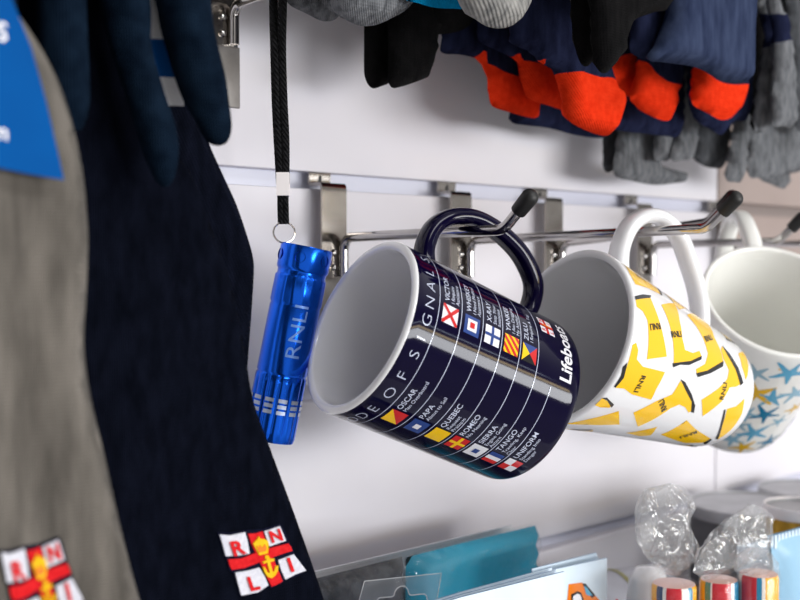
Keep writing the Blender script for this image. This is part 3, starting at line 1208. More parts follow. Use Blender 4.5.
mb = MB()
mb.lathe([(0, 0.0012), (r0 * .80, 0.0012), (r0 * .86, 0.0), (r0 * .97, 0.0), (r0, 0.0012), (r0, 0.0105), (r0 * .97, 0.0115), (r0 * .93, 0.0122)], pt, A, U, 64, rfun=flute(12, .012, (4, 5)))
capo = build(mb, 'tail_cap', ['torch'], t)
mb = MB()
for k in range(6):
    a = math.radians(-50 + k * 60)
    d = U * math.cos(a) + A.cross(U) * math.sin(a)
    q = pt + A * 0.0055 + d * (r0 * 0.985)
    mb.lathe([(0.0026, 0.0004), (0.0022, -0.0002), (0.0, -0.0006)], q, d, A, 16)
build(mb, 'lanyard_hole', ['torch_dark'], capo)
mb = MB()
hb = Lt * 0.66
pr = [(r0 * .93, 0.0120), (r0 * .93, 0.0142), (r0 * .985, 0.0150), (r0 * .99, 0.0270), (r0 * .95, 0.0280), (r0 * .95, 0.0288), (r0 * .965, 0.0292), (r0 * .965, hb - .001), (r0 * .93, hb)]
mb.lathe(pr, pt, A, U, 64, rfun=flute(16, .022, (2, 3)))
baro = build(mb, 'barrel', ['torch'], t)
mb = MB()
rh = r0 * .985
pr = [(r0 * .93, hb), (rh, hb + .001)] + [(rh, hb + .001 + (Lt - hb - .003) * i / 10) for i in range(1, 11)] + [(rh * .96, Lt), (rh * .84, Lt), (rh * .80, Lt - .002)]
mb.lathe(pr, pt, A, U, 96, rfun=flute(12, .05, range(1, 12)))
heado = build(mb, 'head', ['torch'], t)
mb = MB()
mb.lathe([(0.0, Lt - .0018), (rh * .83, Lt - .0018), (rh * .83, Lt - .004)], pt, A, U, 48)
build(mb, 'lens', ['lens'], heado)
W_ = A.cross(U)


def tsurf(th, d, r):
    return pt + A * d + (U * math.cos(th) + W_ * math.sin(th)) * r


mb = MB()
sd = 1 if W_.dot(RGT) > 0 else -1
dash_d = [Lt * .785, Lt * .815, Lt * .845]
for col in range(-5, 6):
    a0 = math.radians(col * 30 + 15)
    for d in dash_d:
        vs, fs = [], []
        for j in range(7):
            th = a0 + math.radians(-10 + 20 * j / 6)
            vs += [tsurf(th, d - .0009, rh + .0002), tsurf(th, d + .0009, rh + .0002)]
        for j in range(6):
            fs.append([2 * j, 2 * j + 1, 2 * j + 3, 2 * j + 2])
        mb.add(vs, fs)
build(mb, 'grip_mark', ['silver'], heado, fixn=False)
mb = MB()
vs, fs, w = text2d('RNLI', 0.0100, 0.0)
vs = [(v[0] * 1.25, v[1]) for v in vs]
th0 = math.radians(16) * sd
cutmap(mb, vs, fs, lambda x, y: tsurf(th0 - sd * (y - 0.0033) / r0, Lt * 0.43 - x, r0 * .965 + .0002), 0, 0.0015, (0, 1))
build(mb, 'lettering', ['torch_text'], baro, fixn=False)
# split ring, braided lanyard, crimp
rc = atD(284, 232.5, tz)
mb = MB()
rr_ = 10.3 * tz / F
for off in (0, .0008):
    mb.tube([rc + RGT * rr_ * math.cos(a) + UPV * rr_ * math.sin(a) + FWD * (off + .002 * math.cos(a)) for a in [2 * PI * i / 40 for i in range(41)]], .00042, 8)
build(mb, 'split_ring', ['chrome'], t)
top = Vector((0.3125, -0.036, 0))
zrod = GU + 0.001 - 0.0285 + 0.025 * .03
pth = [atD(x, y, z_) for x, y, z_ in ((283.5, 224, tz), (283, 205, tz), (282.8, 184, tz), (281.5, 140, .526), (279.6, 100, .526), (278.2, 50, .526))]
topc = atY(277.5, 8, -0.0496)
mb = MB()
sx_ = RGT * (3.6 * tz / F)
for sg in (-1, 1):
    if sg == -1:
        q = [p + sx_ * sg * (0.66 if i < 3 else 1.0) for i, p in enumerate(pth)]
    else:
        q = [p + sx_ * sg * (0.66 if i < 3 else 1.0) for i, p in enumerate(pth)]
    yy = -0.0496 + (-.0036 if sg > 0 else .0036)
    q += [Vector((0.3125 - .0002, yy, zrod - .006)), Vector((0.3125, yy * .7 + -.0496 * .3, zrod + .0022)), Vector((0.3125, -.0496, zrod + .0062))]
    q = smooth_open(q, 6)
    mb.tube(q, [.00145 if i < 12 else .0019 for i in range(len(q))], 10, flat=1.1, flatdir=RGT)
lany = build(mb, 'lanyard', ['cord'], t, ang=80)
mb = MB()
cc = atD(283.2, 184.5, tz)
hw, hh = 6.2 * tz / F, 11.5 * tz / F
pts = [cc + RGT * (sx * hw) + UPV * (sz * hh) + FWD * (-.0034) for sx, sz in ((-1, -1), (1, -1), (1, 1), (-1, 1))]
mb.extrude(pts, FWD * .0066)
build(mb, 'crimp', ['crimp'], lany)
# ---------------------------------------------------------------- textiles


def base_of(mbs):
    vs = [v for mb in mbs for v in mb.v]
    z = min(v.z for v in vs)
    n = len(vs)
    return Vector((sum(v.x for v in vs) / n, sum(v.y for v in vs) / n, z))


def soft(name, label, cat, plane, outline, T, matn, group=None, parts=(), rnd=0.007, ds=0.0042, wr=0.0012, ws=30, seed=0, sub=4, wst=(1, .35)):
    """a hanging textile; parts = [(name, outline, material), ...]"""
    ol = [(x, (-172 if y <= -20 else y)) for x, y in outline]
    mbs, hf = puffy(plane, ol, T, rnd, ds, sub, wr, ws, seed, [p[1] for p in parts], wst=wst)
    o = base_of(mbs)
    t = thing(name, label, cat, o, group)
    build(mbs[0], 'leg' if parts else 'knitted_body', matn, t, ang=80)
    # plastic loop that carries it on the rod above
    av = [v for mb in mbs for v in mb.v]
    zt_ = max(v.z for v in av)
    tp_ = [v for v in av if v.z > zt_ - .006]
    c_ = sum(tp_, Vector()) / len(tp_)
    lp = MB()
    lp.tube([(c_.x + .008 * math.cos(a), c_.y, zt_ + .005 + .010 * math.sin(a)) for a in [2 * PI * i / 24 for i in range(25)]], .0011, 8, caps=False)
    build(lp, 'hanging_loop', ['rubber'], t)
    for p, mb in zip(parts, mbs[1:]):
        if mb.f:
            build(mb, p[0], p[2], t, ang=80)
    return t, hf


def child_soft(name, parent, plane, outline, T, matn, rnd=0.003, ds=0.003, wr=0.0, seed=0, corner=False):
    mbs, hf = puffy(plane, outline, T, rnd, ds, 3, wr, 30, seed, corner=corner)
    return build(mbs[0], name, matn, parent, ang=80)


# hooks that carry what hangs in the upper part of the picture
hook(0.150, 0.175, GU, 'chrome hook above the grey wool sock and the gloves', 'chrome hooks carrying the socks')
hook(0.385, 0.120, GT, 'chrome hook above the black folded socks', 'chrome hooks carrying the socks')
hook(0.470, 0.160, GT, 'chrome hook above the navy socks with orange toes', 'chrome hooks carrying the socks')
hook(0.610, 0.120, GT, 'chrome hook above the grey marl socks', 'chrome hooks carrying the socks')

# --- left: grey sock, navy pair, glove
PN = Plane('Y', -0.112)
PNB = Plane('Y', -0.098)
PG = Plane('Y', -0.158)
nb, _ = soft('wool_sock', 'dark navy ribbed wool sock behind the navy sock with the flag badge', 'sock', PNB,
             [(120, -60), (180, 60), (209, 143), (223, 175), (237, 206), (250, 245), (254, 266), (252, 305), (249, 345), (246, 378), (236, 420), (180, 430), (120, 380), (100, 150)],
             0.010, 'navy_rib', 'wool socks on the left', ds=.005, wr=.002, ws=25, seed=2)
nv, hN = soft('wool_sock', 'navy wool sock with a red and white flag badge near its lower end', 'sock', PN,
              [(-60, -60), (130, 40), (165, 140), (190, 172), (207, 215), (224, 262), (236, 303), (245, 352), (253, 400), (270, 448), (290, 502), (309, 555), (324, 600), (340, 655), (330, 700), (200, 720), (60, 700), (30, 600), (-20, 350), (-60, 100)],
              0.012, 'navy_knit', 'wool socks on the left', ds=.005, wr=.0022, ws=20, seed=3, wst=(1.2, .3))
gs, hG = soft('wool_sock', 'grey wool sock in the near left corner with a blue card label', 'sock', PG,
              [(-170, -60), (-60, -60), (-20, -40), (0, -10), (14, 10), (24, 22), (42, 50), (60, 86), (74, 130), (84, 182), (88, 240), (86, 300), (84, 345), (90, 395), (105, 458), (121, 530), (139, 598), (158, 660), (150, 720), (0, 740), (-120, 700), (-170, 500), (-190, 200)],
              0.013, 'grey_knit', 'wool socks on the left', ds=.005, wr=.003, ws=24, seed=4, rnd=.010, wst=(1.3, .25))


def badge(parent, plane, hf, px, T0):
    front = Plane(plane.kind, plane.val - T0 / 2 - .001)
    """embroidered flag badge: navy ground, white quarters, red cross, crown and anchor, four letters"""
    PX = lambda q: front.px(*px(*q))
    hmax = [0]

    def lay(mb, poly, lift, mi, sm=True):
        P2 = [PX(q) for q in poly]
        P2 = resample(smooth_closed(P2, 2) if sm and len(P2) > 5 else P2, .0016)
        V, Fc = cdt(P2, .0018)
        n = len(V)
        vs = [plane.w(v, hf(v) + lift) for v in V] + [plane.w(v, hf(v) + lift - .0008) for v in P2]
        fs = list(Fc)
        k = len(P2)
        fs += [[i, (i + 1) % k, n + (i + 1) % k, n + i] for i in range(k)]
        mb.add(vs, fs, mi)
    mb = MB()
    B = .0003
    lay(mb, [(106, 196), (180, 196), (285, 182), (375, 176), (490, 146), (515, 180), (540, 245), (570, 305), (575, 320), (648, 425), (600, 455), (510, 488), (500, 500), (432, 532), (420, 520), (360, 560), (245, 582), (205, 440), (180, 425), (158, 350), (145, 335)], B + .0004, 0, False)
    for q in ([(115, 206), (180, 212), (268, 192), (285, 250), (298, 322), (230, 333), (152, 336), (135, 270)],
              [(385, 188), (440, 172), (484, 158), (505, 205), (522, 246), (470, 262), (418, 278), (400, 230)],
              [(212, 436), (290, 425), (358, 406), (390, 460), (413, 512), (350, 555), (250, 574), (228, 500)],
              [(472, 362), (520, 345), (568, 328), (600, 370), (640, 424), (580, 446), (516, 478), (490, 420)]):
        lay(mb, q, B + .0009, 1, False)
    lay(mb, [(286, 202), (330, 200), (374, 188), (400, 260), (440, 350), (475, 430), (498, 488), (470, 505), (432, 520), (400, 460), (350, 350), (310, 270)], B + .0010, 2, False)
    lay(mb, [(166, 356), (250, 350), (330, 318), (440, 284), (535, 262), (552, 285), (558, 306), (470, 332), (360, 372), (270, 406), (190, 418), (175, 390)], B + .0011, 2, False)
    # crown, anchor
    lay(mb, [(312, 262), (325, 245), (338, 232), (345, 214), (356, 232), (382, 232), (402, 244), (408, 268), (402, 318), (350, 330), (335, 300)], B + .0016, 3, False)
    lay(mb, [(330, 270), (345, 284), (352, 268), (366, 284), (380, 264), (392, 284), (388, 302), (348, 312)], B + .0019, 4, False)
    lay(mb, [(386, 330), (404, 330), (415, 348), (408, 352), (442, 350), (440, 364), (415, 370), (432, 432), (442, 424), (448, 396), (466, 392), (462, 425), (446, 452), (424, 468), (400, 458), (386, 438), (372, 402), (384, 400), (400, 432), (414, 438), (398, 374), (374, 380), (372, 368), (396, 358), (384, 346)], B + .0017, 3, False)
    o1 = build(mb, 'flag_badge', ['thread_navy', 'thread_white', 'thread_red', 'thread_yellow', 'p_orange'], parent, ang=40)
    for ch, cx, cy in (('R', 222, 282), ('N', 452, 212), ('L', 318, 496), ('I', 541, 386)):
        vs, fs, w = text2d(ch, 1.0, 0.035)
        bm = bmesh.new()
        bv = [bm.verts.new((v[0], v[1], 0)) for v in vs]
        for f in fs:
            bm.faces.new([bv[i] for i in f])
        for c in range(1, 4):
            bmesh.ops.bisect_plane(bm, geom=bm.verts[:] + bm.edges[:] + bm.faces[:], plane_co=(0, c * .18, 0), plane_no=(0, 1, 0))
        bm.verts.index_update()
        hgt = {'R': 122, 'N': 100}.get(ch, 118)
        P = []
        for v in bm.verts:
            x, y = v.co.x * hgt * 1.05, (v.co.y - .36) * hgt
            q = PX((cx + x * .97 + y * -.33, cy + x * -.22 - y * .95))
            P.append(plane.w(q, hf(q) + B + .0016))
        mb = MB()
        mb.add(P, [[v.index for v in f.verts] for f in bm.faces], 0)
        bm.free()
        build(mb, 'letter', ['thread_red'], o1, fixn=False)


badge(nv, PN, hN, lambda x, y: (200 + x / 6, 500 + y / 6), .012)
# the grey sock's badge: same design, set by three corners
A0, B0, C0 = Vector((115, 205)), Vector((485, 155)), Vector((640, 425))
a0, b0, c0 = Vector((0.9, 552.5)), Vector((59.5, 539.4)), Vector((84, 600.5))
Mx = Matrix(((B0.x - A0.x, C0.x - A0.x), (B0.y - A0.y, C0.y - A0.y))).inverted()


def gpx(x, y):
    s_ = Mx @ Vector((x - A0.x, y - A0.y))
    q = a0 + (b0 - a0) * s_.x + (c0 - a0) * s_.y
    return (q.x, q.y)


badge(gs, PG, hG, gpx, .013)
# blue header card on the grey sock, with the white letters that end its lines
PC = Plane('Y', -0.1705)
mb = MB()
cpx = [(-150, -160), (-40, -165), (-5, -60), (13, 2), (31, 46), (46, 100), (57, 148), (64, 180), (30, 174), (0, 168), (-60, 158), (-150, 145)]
cp = [PC.w(PC.px(*p)) for p in cpx]
mb.extrude(cp, (0, .0006, 0))
hco = build(mb, 'header_card', ['card_blue'], gs)
for ch, x, y, sz in (('S', 1.5, 33, 27), ('m', -1, 132, 24)):
    mb = MB()
    vs, fs, w = text2d(ch, 1.0, 0.02)
    mb.add([PC.w(PC.px(x + v[0] * sz + 0, y - (v[1] - .3) * sz + v[0] * sz * .12), .0003) for v in vs], fs)
    build(mb, 'printed_letter', ['card_white'], hco, fixn=False)

# --- glove: fingers hanging down, one continuous knitted body


def px_r(p, r, Y):
    q = atY(p[0], p[1], Y)
    return q, r * (q - CAM).dot(FWD) / F


YG = -0.134
FING = [[(40, -120, 30, 0), (58, -20, 29, 0), (62, 60, 28, 0), (66, 110, 25, 0), (68, 134, 15, 0)],
        [(108, -120, 29, 0), (124, 0, 27, 0), (131, 45, 23, 0), (149, 100, 21.5, -.002), (160, 145, 19.5, -.003), (164, 174, 13, -.003), (165, 187, 6, -.003)],
        [(170, -120, 33, 0), (184, 0, 31.5, 0), (190, 40, 29.5, 0), (203, 85, 27.5, -.001), (213, 115, 21.5, -.001), (216, 134, 16.5, -.001), (216.5, 145, 9, -.001)],
        [(-20, -120, 30, 0), (-10, -20, 27, .003), (0, 60, 26, .004), (5, 100, 22, .004), (8, 122, 12, .004)]]
mb = MB()
for fi in FING:
    pts = []
    rs = []
    for x, y, r, dy in fi:
        q, rr = px_r((x, y), r, YG + dy)
        pts.append(q)
        rs.append(rr * .92)
    n0 = len(pts)
    sp = smooth_open([Vector((p.x, p.y, p.z)) for p in pts], 6)
    sr = smooth_open([Vector((r, 0, 0)) for r in rs], 6)
    mb.tube(sp, [max(v.x, .001) for v in sr], 16, flat=1.0)
# palm, cuff
pb_, rb_ = px_r((75, -118), 100, YG)
pl_ = [(pb_ + Vector((0, 0, -.012)), .030), (pb_ + Vector((0, 0, .02)), .036), (pb_ + Vector((0, 0, .055)), .036), (pb_ + Vector((0, 0, .075)), .031), (pb_ + Vector((0, 0, .12)), .031)]
sp = smooth_open([p for p, r in pl_], 4)
sr = smooth_open([Vector((r, 0, 0)) for p, r in pl_], 4)
n = 20
vs, fs = [], []
for p, r in zip(sp, sr):
    for j in range(n):
        a = 2 * PI * j / n
        vs.append(p + Vector((math.cos(a) * r.x * 1.2, math.sin(a) * .011, 0)))
for i in range(len(sp) - 1):
    for j in range(n):
        fs.append([i * n + j, i * n + (j + 1) % n, (i + 1) * n + (j + 1) % n, (i + 1) * n + j])
fs += [list(range(n))[::-1], [(len(sp) - 1) * n + j for j in range(n)]]
mb.add(vs, fs)
# thumb
tq = pb_ + Vector((.036, 0, .03))
mb.tube(smooth_open([pb_ + Vector((.02, 0, .05)), tq, tq + Vector((.012, -.004, -.022)), tq + Vector((.014, -.005, -.038))], 5), [.010] * 12 + [.009, .008, .006, .003], 14)
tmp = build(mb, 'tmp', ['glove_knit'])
md = tmp.modifiers.new('r', 'REMESH')
md.mode = 'VOXEL'
md.voxel_size = 0.0017
md = tmp.modifiers.new('s', 'SMOOTH')
md.factor = .5
md.iterations = 5
bpy.context.view_layer.update()
me = bpy.data.meshes.new_from_object(tmp.evaluated_get(bpy.context.evaluated_depsgraph_get()))
gl = MB()
for p in me.polygons:
    pass
vs = [v.co.copy() for v in me.vertices]
for i, v in enumerate(vs):
    k = noise.noise(Vector((v.x * 60, v.y * 60, v.z * 35))) * .0011 + noise.noise(Vector((v.x * 150, v.y * 150, v.z * 60))) * .0004
    vs[i] = v + me.vertices[i].normal * k
gl.add(vs, [list(p.vertices) for p in me.polygons])
bpy.data.objects.remove(tmp)
z = min(v.z for v in vs)
gt = thing('knitted_glove', 'dark navy knitted glove with fingers hanging down in front of the navy sock', 'glove', (pb_.x, YG, z))
build(gl, 'hand', ['glove_knit'], gt, ang=80)
lp = MB()
lp.tube([(pb_.x + .008 * math.cos(a), YG, pb_.z + .125 + .010 * math.sin(a)) for a in [2 * PI * i / 24 for i in range(25)]], .0011, 8, caps=False)
build(lp, 'hanging_loop', ['rubber'], gt)
mb = MB()
PT = Plane('Y', -0.1225)
for (p0, p1, mi) in (((138, -60), (184, 38), 0), ((138, 38), (184, 76), 1), ((138, 76), (184, 104), 0)):
    q = [PT.w(PT.px(x, y)) for x, y in ((p0[0], p0[1]), (p1[0], p0[1] + 2), (p1[0], p1[1] + 2), (p0[0], p1[1]))]
    mb.extrude(q, (0, .0006, 0), mi)
build(mb, 'swing_tag', ['card_white', 'card_blue'], gt)

# --- socks hanging across the top
gS = 'socks hanging across the top'


def sk(label, Y, ol, T, mt, toe=None, toem='orange_cotton', seed=0, name='sock', wr=.001, rnd=.006, ds=.0042, parts=None, ws=40, grp=gS):
    pr = parts if parts else ([('toe', toe, toem)] if toe else [])
    return soft(name, label, 'sock', Plane('Y', Y), ol, T, mt, grp, pr, rnd, ds, wr, ws, seed)


sk('grey marl sock at the top left of the sock row, next to the lanyard', -.050, [(285, -40), (284, -5), (291, 6), (305, 13), (322, 21), (336, 19), (342, 5), (340, -40)], .014, 'grey_cotton', seed=11)
sk('grey marl sock tucked between two other grey socks at the top', -.066, [(312, -40), (318, -5), (326, 7), (340, 17), (352, 21), (366, 18), (368, -40)], .012, 'grey_cotton', seed=12)
sk('fat grey marl sock end above the black folded socks', -.085, [(334, -40), (333, 2), (339, 14), (348, 21), (361, 26), (376, 25), (392, 18), (407, 9), (416, -6), (420, -40)], .022, 'grey_cotton', seed=13, rnd=.011)
sk('turquoise sock edge at the top between two grey socks', -.100, [(404, -40), (405, -3), (418, 3), (434, 7.5), (452, 8.5), (466, 5), (474, -40)], .012, 'teal_cotton', seed=14)
sk('grey ribbed sock toe at the top above the navy socks', -.122, [(454, -40), (459, -6), (466, 8), (474, 18), (486, 26), (500, 28.5), (514, 24.5), (523, 13), (527, 0), (530, -40)], .022, 'grey_rib', seed=15, rnd=.012, wr=.0016, ws=70)
sk('black sock under the turquoise one, its flat end squared off', -.062, [(424, -40), (424, 20), (430, 33), (446, 34), (462, 30), (472, 22), (478, 5), (480, -40)], .010, 'black_cotton', seed=16)
sk('left one of the two black folded socks hanging lowest over the bare wall', -.048, [(366, -40), (364, 40), (364, 72), (367, 83), (373, 88.5), (382, 86), (389, 83), (397, 75), (402, -40)], .009, 'black_cotton', seed=17, rnd=.004)
sk('right one of the two black folded socks hanging lowest over the bare wall', -.061, [(389, -40), (388, 50), (388, 80), (391, 87), (396, 88), (410, 84), (428, 77), (431, 70), (435, 58), (438, 35), (441, -40)], .010, 'black_cotton', seed=18, rnd=.004)

NV = 'navy socks with orange toes'
sk('navy sock with the leftmost orange toe', -.055, [(452, -40), (443, 30), (440, 50), (446, 54), (462, 55), (483, 63), (488, 90), (492, 106), (512, 113), (532, 118), (539, 115), (540, 98), (548, 70), (560, 30), (560, -40)], .011, 'navy_cotton',
   [(476, 52), (484, 64), (497, 72.5), (512, 78), (523, 82), (529, 92), (545, 98), (548, 125), (500, 122), (482, 104), (474, 70)], seed=21, grp=NV, wr=.002, rnd=.004)
sk('navy sock with the second orange toe from the left, half behind the big one', -.070, [(490, -40), (478, 36), (496, 50), (519, 61), (521, 77), (525, 93), (533, 101), (550, 106), (563, 110), (572, 106), (574, 80), (590, 40), (590, -40)], .011, 'navy_cotton',
   [(512, 55), (520, 61.5), (533, 65), (546, 66.5), (560, 68), (580, 72), (580, 116), (545, 110), (526, 98), (515, 80)], seed=22, grp=NV, wr=.002, rnd=.004)
sk('navy sock with the biggest lowest orange toe', -.100, [(530, -40), (513, 20), (512, 42), (530, 52), (546, 66), (558, 73), (563, 86), (564, 98), (566, 112), (570, 122), (587, 131), (604, 136), (613, 131), (619, 114), (620, 90), (611, 82), (606, 64), (610, 40), (620, 0), (624, -40)], .014, 'navy_cotton',
   [(540, 60), (547, 68), (558, 73.5), (571, 73.5), (589, 79), (601, 79), (612, 84), (632, 92), (630, 140), (590, 145), (555, 118)], seed=23, grp=NV, wr=.0022, rnd=.006)
sk('navy sock whose orange toe shows right beside the black sock tip', -.085, [(605, -40), (598, 40), (599, 72), (608, 84), (619, 90), (630, 97), (637, 88), (642, 60), (648, 20), (652, -40)], .011, 'navy_cotton',
   [(592, 62), (606, 60), (622, 55), (640, 58), (652, 62), (645, 105), (610, 98), (592, 84)], seed=24, grp=NV, rnd=.004)
sk('navy sock with the second orange toe from the right', -.098, [(650, -40), (638, 10), (638, 60), (634, 84), (630.5, 99), (643, 112), (661, 120), (671, 119), (675, 103), (680, 80), (692, 40), (694, -40)], .011, 'navy_cotton',
   [(632, 56), (640, 63), (648, 75), (660, 82), (677, 86), (690, 86), (685, 128), (640, 122), (622, 102)], seed=25, grp=NV, rnd=.005, wr=.0018)
sk('navy sock with the rightmost orange toe, peeping out under the folded cuff', -.112, [(700, -40), (694, 30), (694, 70), (692, 92), (693, 105), (709, 114), (721, 120), (732, 117), (743, 103), (746, 86), (748, 50), (748, -40)], .011, 'navy_cotton',
   [(686, 60), (696, 70), (709, 80), (725, 85.5), (746, 84.5), (760, 84), (755, 115), (722, 132), (685, 110)], seed=26, grp=NV, rnd=.005, wr=.0018)
sk('denim blue sock cuff folded broadly in front of the two rightmost orange toes', -.138, [(672, -40), (670, 8), (665, 26), (655, 45), (648, 58), (660, 62), (690, 66), (706, 72), (722, 82), (744, 84), (749, 72), (750, 30), (750, -40)], .016, 'blue_cotton', seed=27, grp=NV, wr=.003, ws=30, rnd=.008)
sk('navy sock pressed dark between the denim cuff and the orange toes', -.124, [(636, -40), (632, 18), (630, 50), (638, 57), (646, 59), (656, 50), (668, 20), (672, -40)], .009, 'navy_cotton', seed=28, grp=NV, rnd=.004)
LW = 'navy sock cuffs below the orange toes'
sk('dark navy sock cuff under the leftmost orange toes', -.040, [(515, -40), (512, 100), (510, 120), (524, 125), (548, 128), (575, 135), (596, 138), (606, 134), (606, 60), (590, -40)], .009, 'navy_cotton', seed=31, grp=LW, wr=.002, rnd=.004)
sk('dark navy sock cuff below and right of the biggest orange toe', -.072, [(615, -40), (608, 90), (609, 124), (622, 131), (648, 134), (664, 136), (680, 135), (682, 110), (682, -40)], .009, 'navy_cotton', seed=32, grp=LW, wr=.002, rnd=.004)
sk('dark navy sock cuff below the rightmost orange toe', -.085, [(690, -40), (688, 100), (696, 120), (708, 128), (721, 135), (728, 128), (736, 121), (747, 119), (750, 90), (752, -40)], .009, 'navy_cotton', seed=33, grp=LW, wr=.002, rnd=.004)
BK = 'black socks in front of the navy ones'
sk('thin black sock with a pointed end in front of the navy socks', -.134, [(568, -40), (572, 30), (577, 55), (582, 65), (588, 66), (594, 58), (602, 30), (604, -40)], .009, 'black_cotton', seed=34, grp=BK, rnd=.004)
sk('broad black sock hanging over the middle orange toes', -.148, [(590, -40), (592, 20), (594, 58), (599, 71), (607, 72.5), (616, 62), (623, 52), (627, 32), (636, 19), (655, 12), (668, 6), (676, -40)], .012, 'black_cotton', seed=35, grp=BK, rnd=.006)

GY = 'grey marl socks on the right'
gy = lambda lab, Y, ol, mt='grey_cotton', parts=None, seed=40, T=.009: sk(lab, Y, ol, T, mt, parts=parts, seed=seed, grp=GY, rnd=.004, wr=.0015)
gy('charcoal grey sock edge left of the lowest grey sock', -.028, [(606, -40), (603, 120), (603, 166), (606, 172), (613, 171), (620, 160), (622, 100), (622, -40)], 'dark_grey_cotton', seed=41)
gy('lowest wide grey sock above the rod of the yellow boots mug', -.041, [(622, -40), (619, 120), (614, 160), (615, 176), (632, 181), (655, 185), (675, 183), (686, 181), (687, 173), (668, 168), (656, 158), (650, -40)], seed=42)
gy('grey sock behind the dark navy cuff, third up from the lowest', -.054, [(656, -40), (655, 130), (654, 157), (660, 161), (669, 160), (674, 150), (676, -40)], seed=43)
gy('grey sock with a straight edge under the navy cuffs', -.060, [(680, -40), (676, 130), (671, 158), (682, 160), (693, 157), (697, 140), (698, -40)], seed=44)
gy('dark grey sock left of the tall striped grey socks', -.052, [(702, -40), (698, 130), (694, 156), (700, 164), (712, 168), (725, 164), (728, 130), (730, -40)], 'dark_grey_cotton', seed=45)
gy('narrow upright grey sock edge right of the navy cuffs', -.068, [(742, -40), (734, 120), (728, 160), (726, 179), (734, 182), (742, 180), (746, 140), (752, -40)], seed=46)
gy('wide pale grey sock hanging lowest at the far right', -.072, [(758, -40), (750, 130), (748, 174), (760, 178), (772, 179), (786, 174), (806, 167), (820, 130), (820, -40)], seed=47)
gy('crumpled pale grey sock heel below the wide pale grey one', -.058, [(770, 60), (757, 150), (758, 176), (770, 184), (784, 189), (788, 180), (792, 150), (795, 60)], seed=48)
gy('black sock in the shade between the navy socks and the striped ones', -.084, [(750, -40), (752, 40), (751, 120), (755, 132), (764, 128), (768, 60), (766, -40)], 'black_cotton', seed=49)
for lab, Y, ol, band, top, sd_ in (
    ('left one of the two grey socks with a navy band', -.097, [(748, -40), (756, 0), (763, 20), (765, 45), (758, 90), (754.5, 130), (760, 131), (767, 131), (770, 80), (773, 45), (772, 20), (764, 0), (762, -40)],
     [(752, 15), (766, 16), (776, 15), (782, 44), (772, 45), (758, 46)], [(735, -180), (770, -180), (770, -10), (772, 15), (762, 16), (745, 15)], 51),
    ('right one of the two grey socks with a navy band', -.110, [(762, -40), (768, 2), (773, 20), (775, 45), (773, 90), (772.5, 124), (782, 126), (793, 124), (792, 80), (788, 42), (784, 18), (776, 0), (774, -40)],
     [(765, 15), (777, 16), (790, 15), (796, 42), (783, 41), (765, 42)], [(750, -180), (785, -180), (785, -10), (788, 15), (776, 16), (760, 15)], 52)):
    gy(lab, Y, ol, parts=[('stripe', band, 'navy_cotton')], seed=sd_, T=.010)
gy('black and grey sock in the upper right corner', -.093, [(784, -40), (787, 20), (792, 60), (794, 120), (800, 132), (815, 130), (825, 60), (825, -40)], 'dark_grey_cotton', seed=53, T=.008)

# -------------------------------------------------------- bottom: shelf, packs
SZ = 1.105
mb = MB()
mb.box((0.15, -0.30, SZ - .015), (1.35, -0.0005, SZ), 0, .0015)
t = build(mb, 'display_shelf', ['shelf'], None, (0.75, -.15, SZ - .015))
tag(t, 'white display shelf below the picture carrying the packs, cards and tins', 'shelf')


def to_shelf(plane, x):
    """photo y at which this plane meets the shelf under photo x"""
    p = plane.px(x, 500)
    q = plane.w((p[0], SZ + .001))
    v = q - CAM
    return 300 - F * v.dot(UPV) / v.dot(FWD)


def rect_down(plane, pts_top):
    """outline with the given top points, straight down to the shelf"""
    xl, xr = plane.px(*pts_top[0]), plane.px(*pts_top[-1])
    return [plane.px(*p) for p in pts_top], xl, xr


def card(name, label, cat, Y, top, th, mt, group=None, extra=None, edge=None):
    pl = Plane('Y', Y)
    t2, xl, xr = rect_down(pl, top)
    pts = [pl.w(q) for q in t2] + [pl.w((xr[0], SZ + .0005)), pl.w((xl[0], SZ + .0005))]
    mb = MB()
    mb.extrude(pts, (0, th, 0), 0, 1 if edge else 0)
    mats = [mt] + ([edge] if edge else [])
    if extra:
        extra(mb, pl, mats)
    c = sum((Vector(p) for p in pts), Vector()) / len(pts)
    o = build(mb, name, mats, None, (c.x, Y, SZ + .0005), fixn=False)
    tag(o, label, cat, group)
    return o


card('backing_card', 'white backing card against the wall behind the teal and dark grey packs', 'card', -.034, [(316, 571.5), (512, 525)], .0012, 'card_white', None, None, 'card_white')


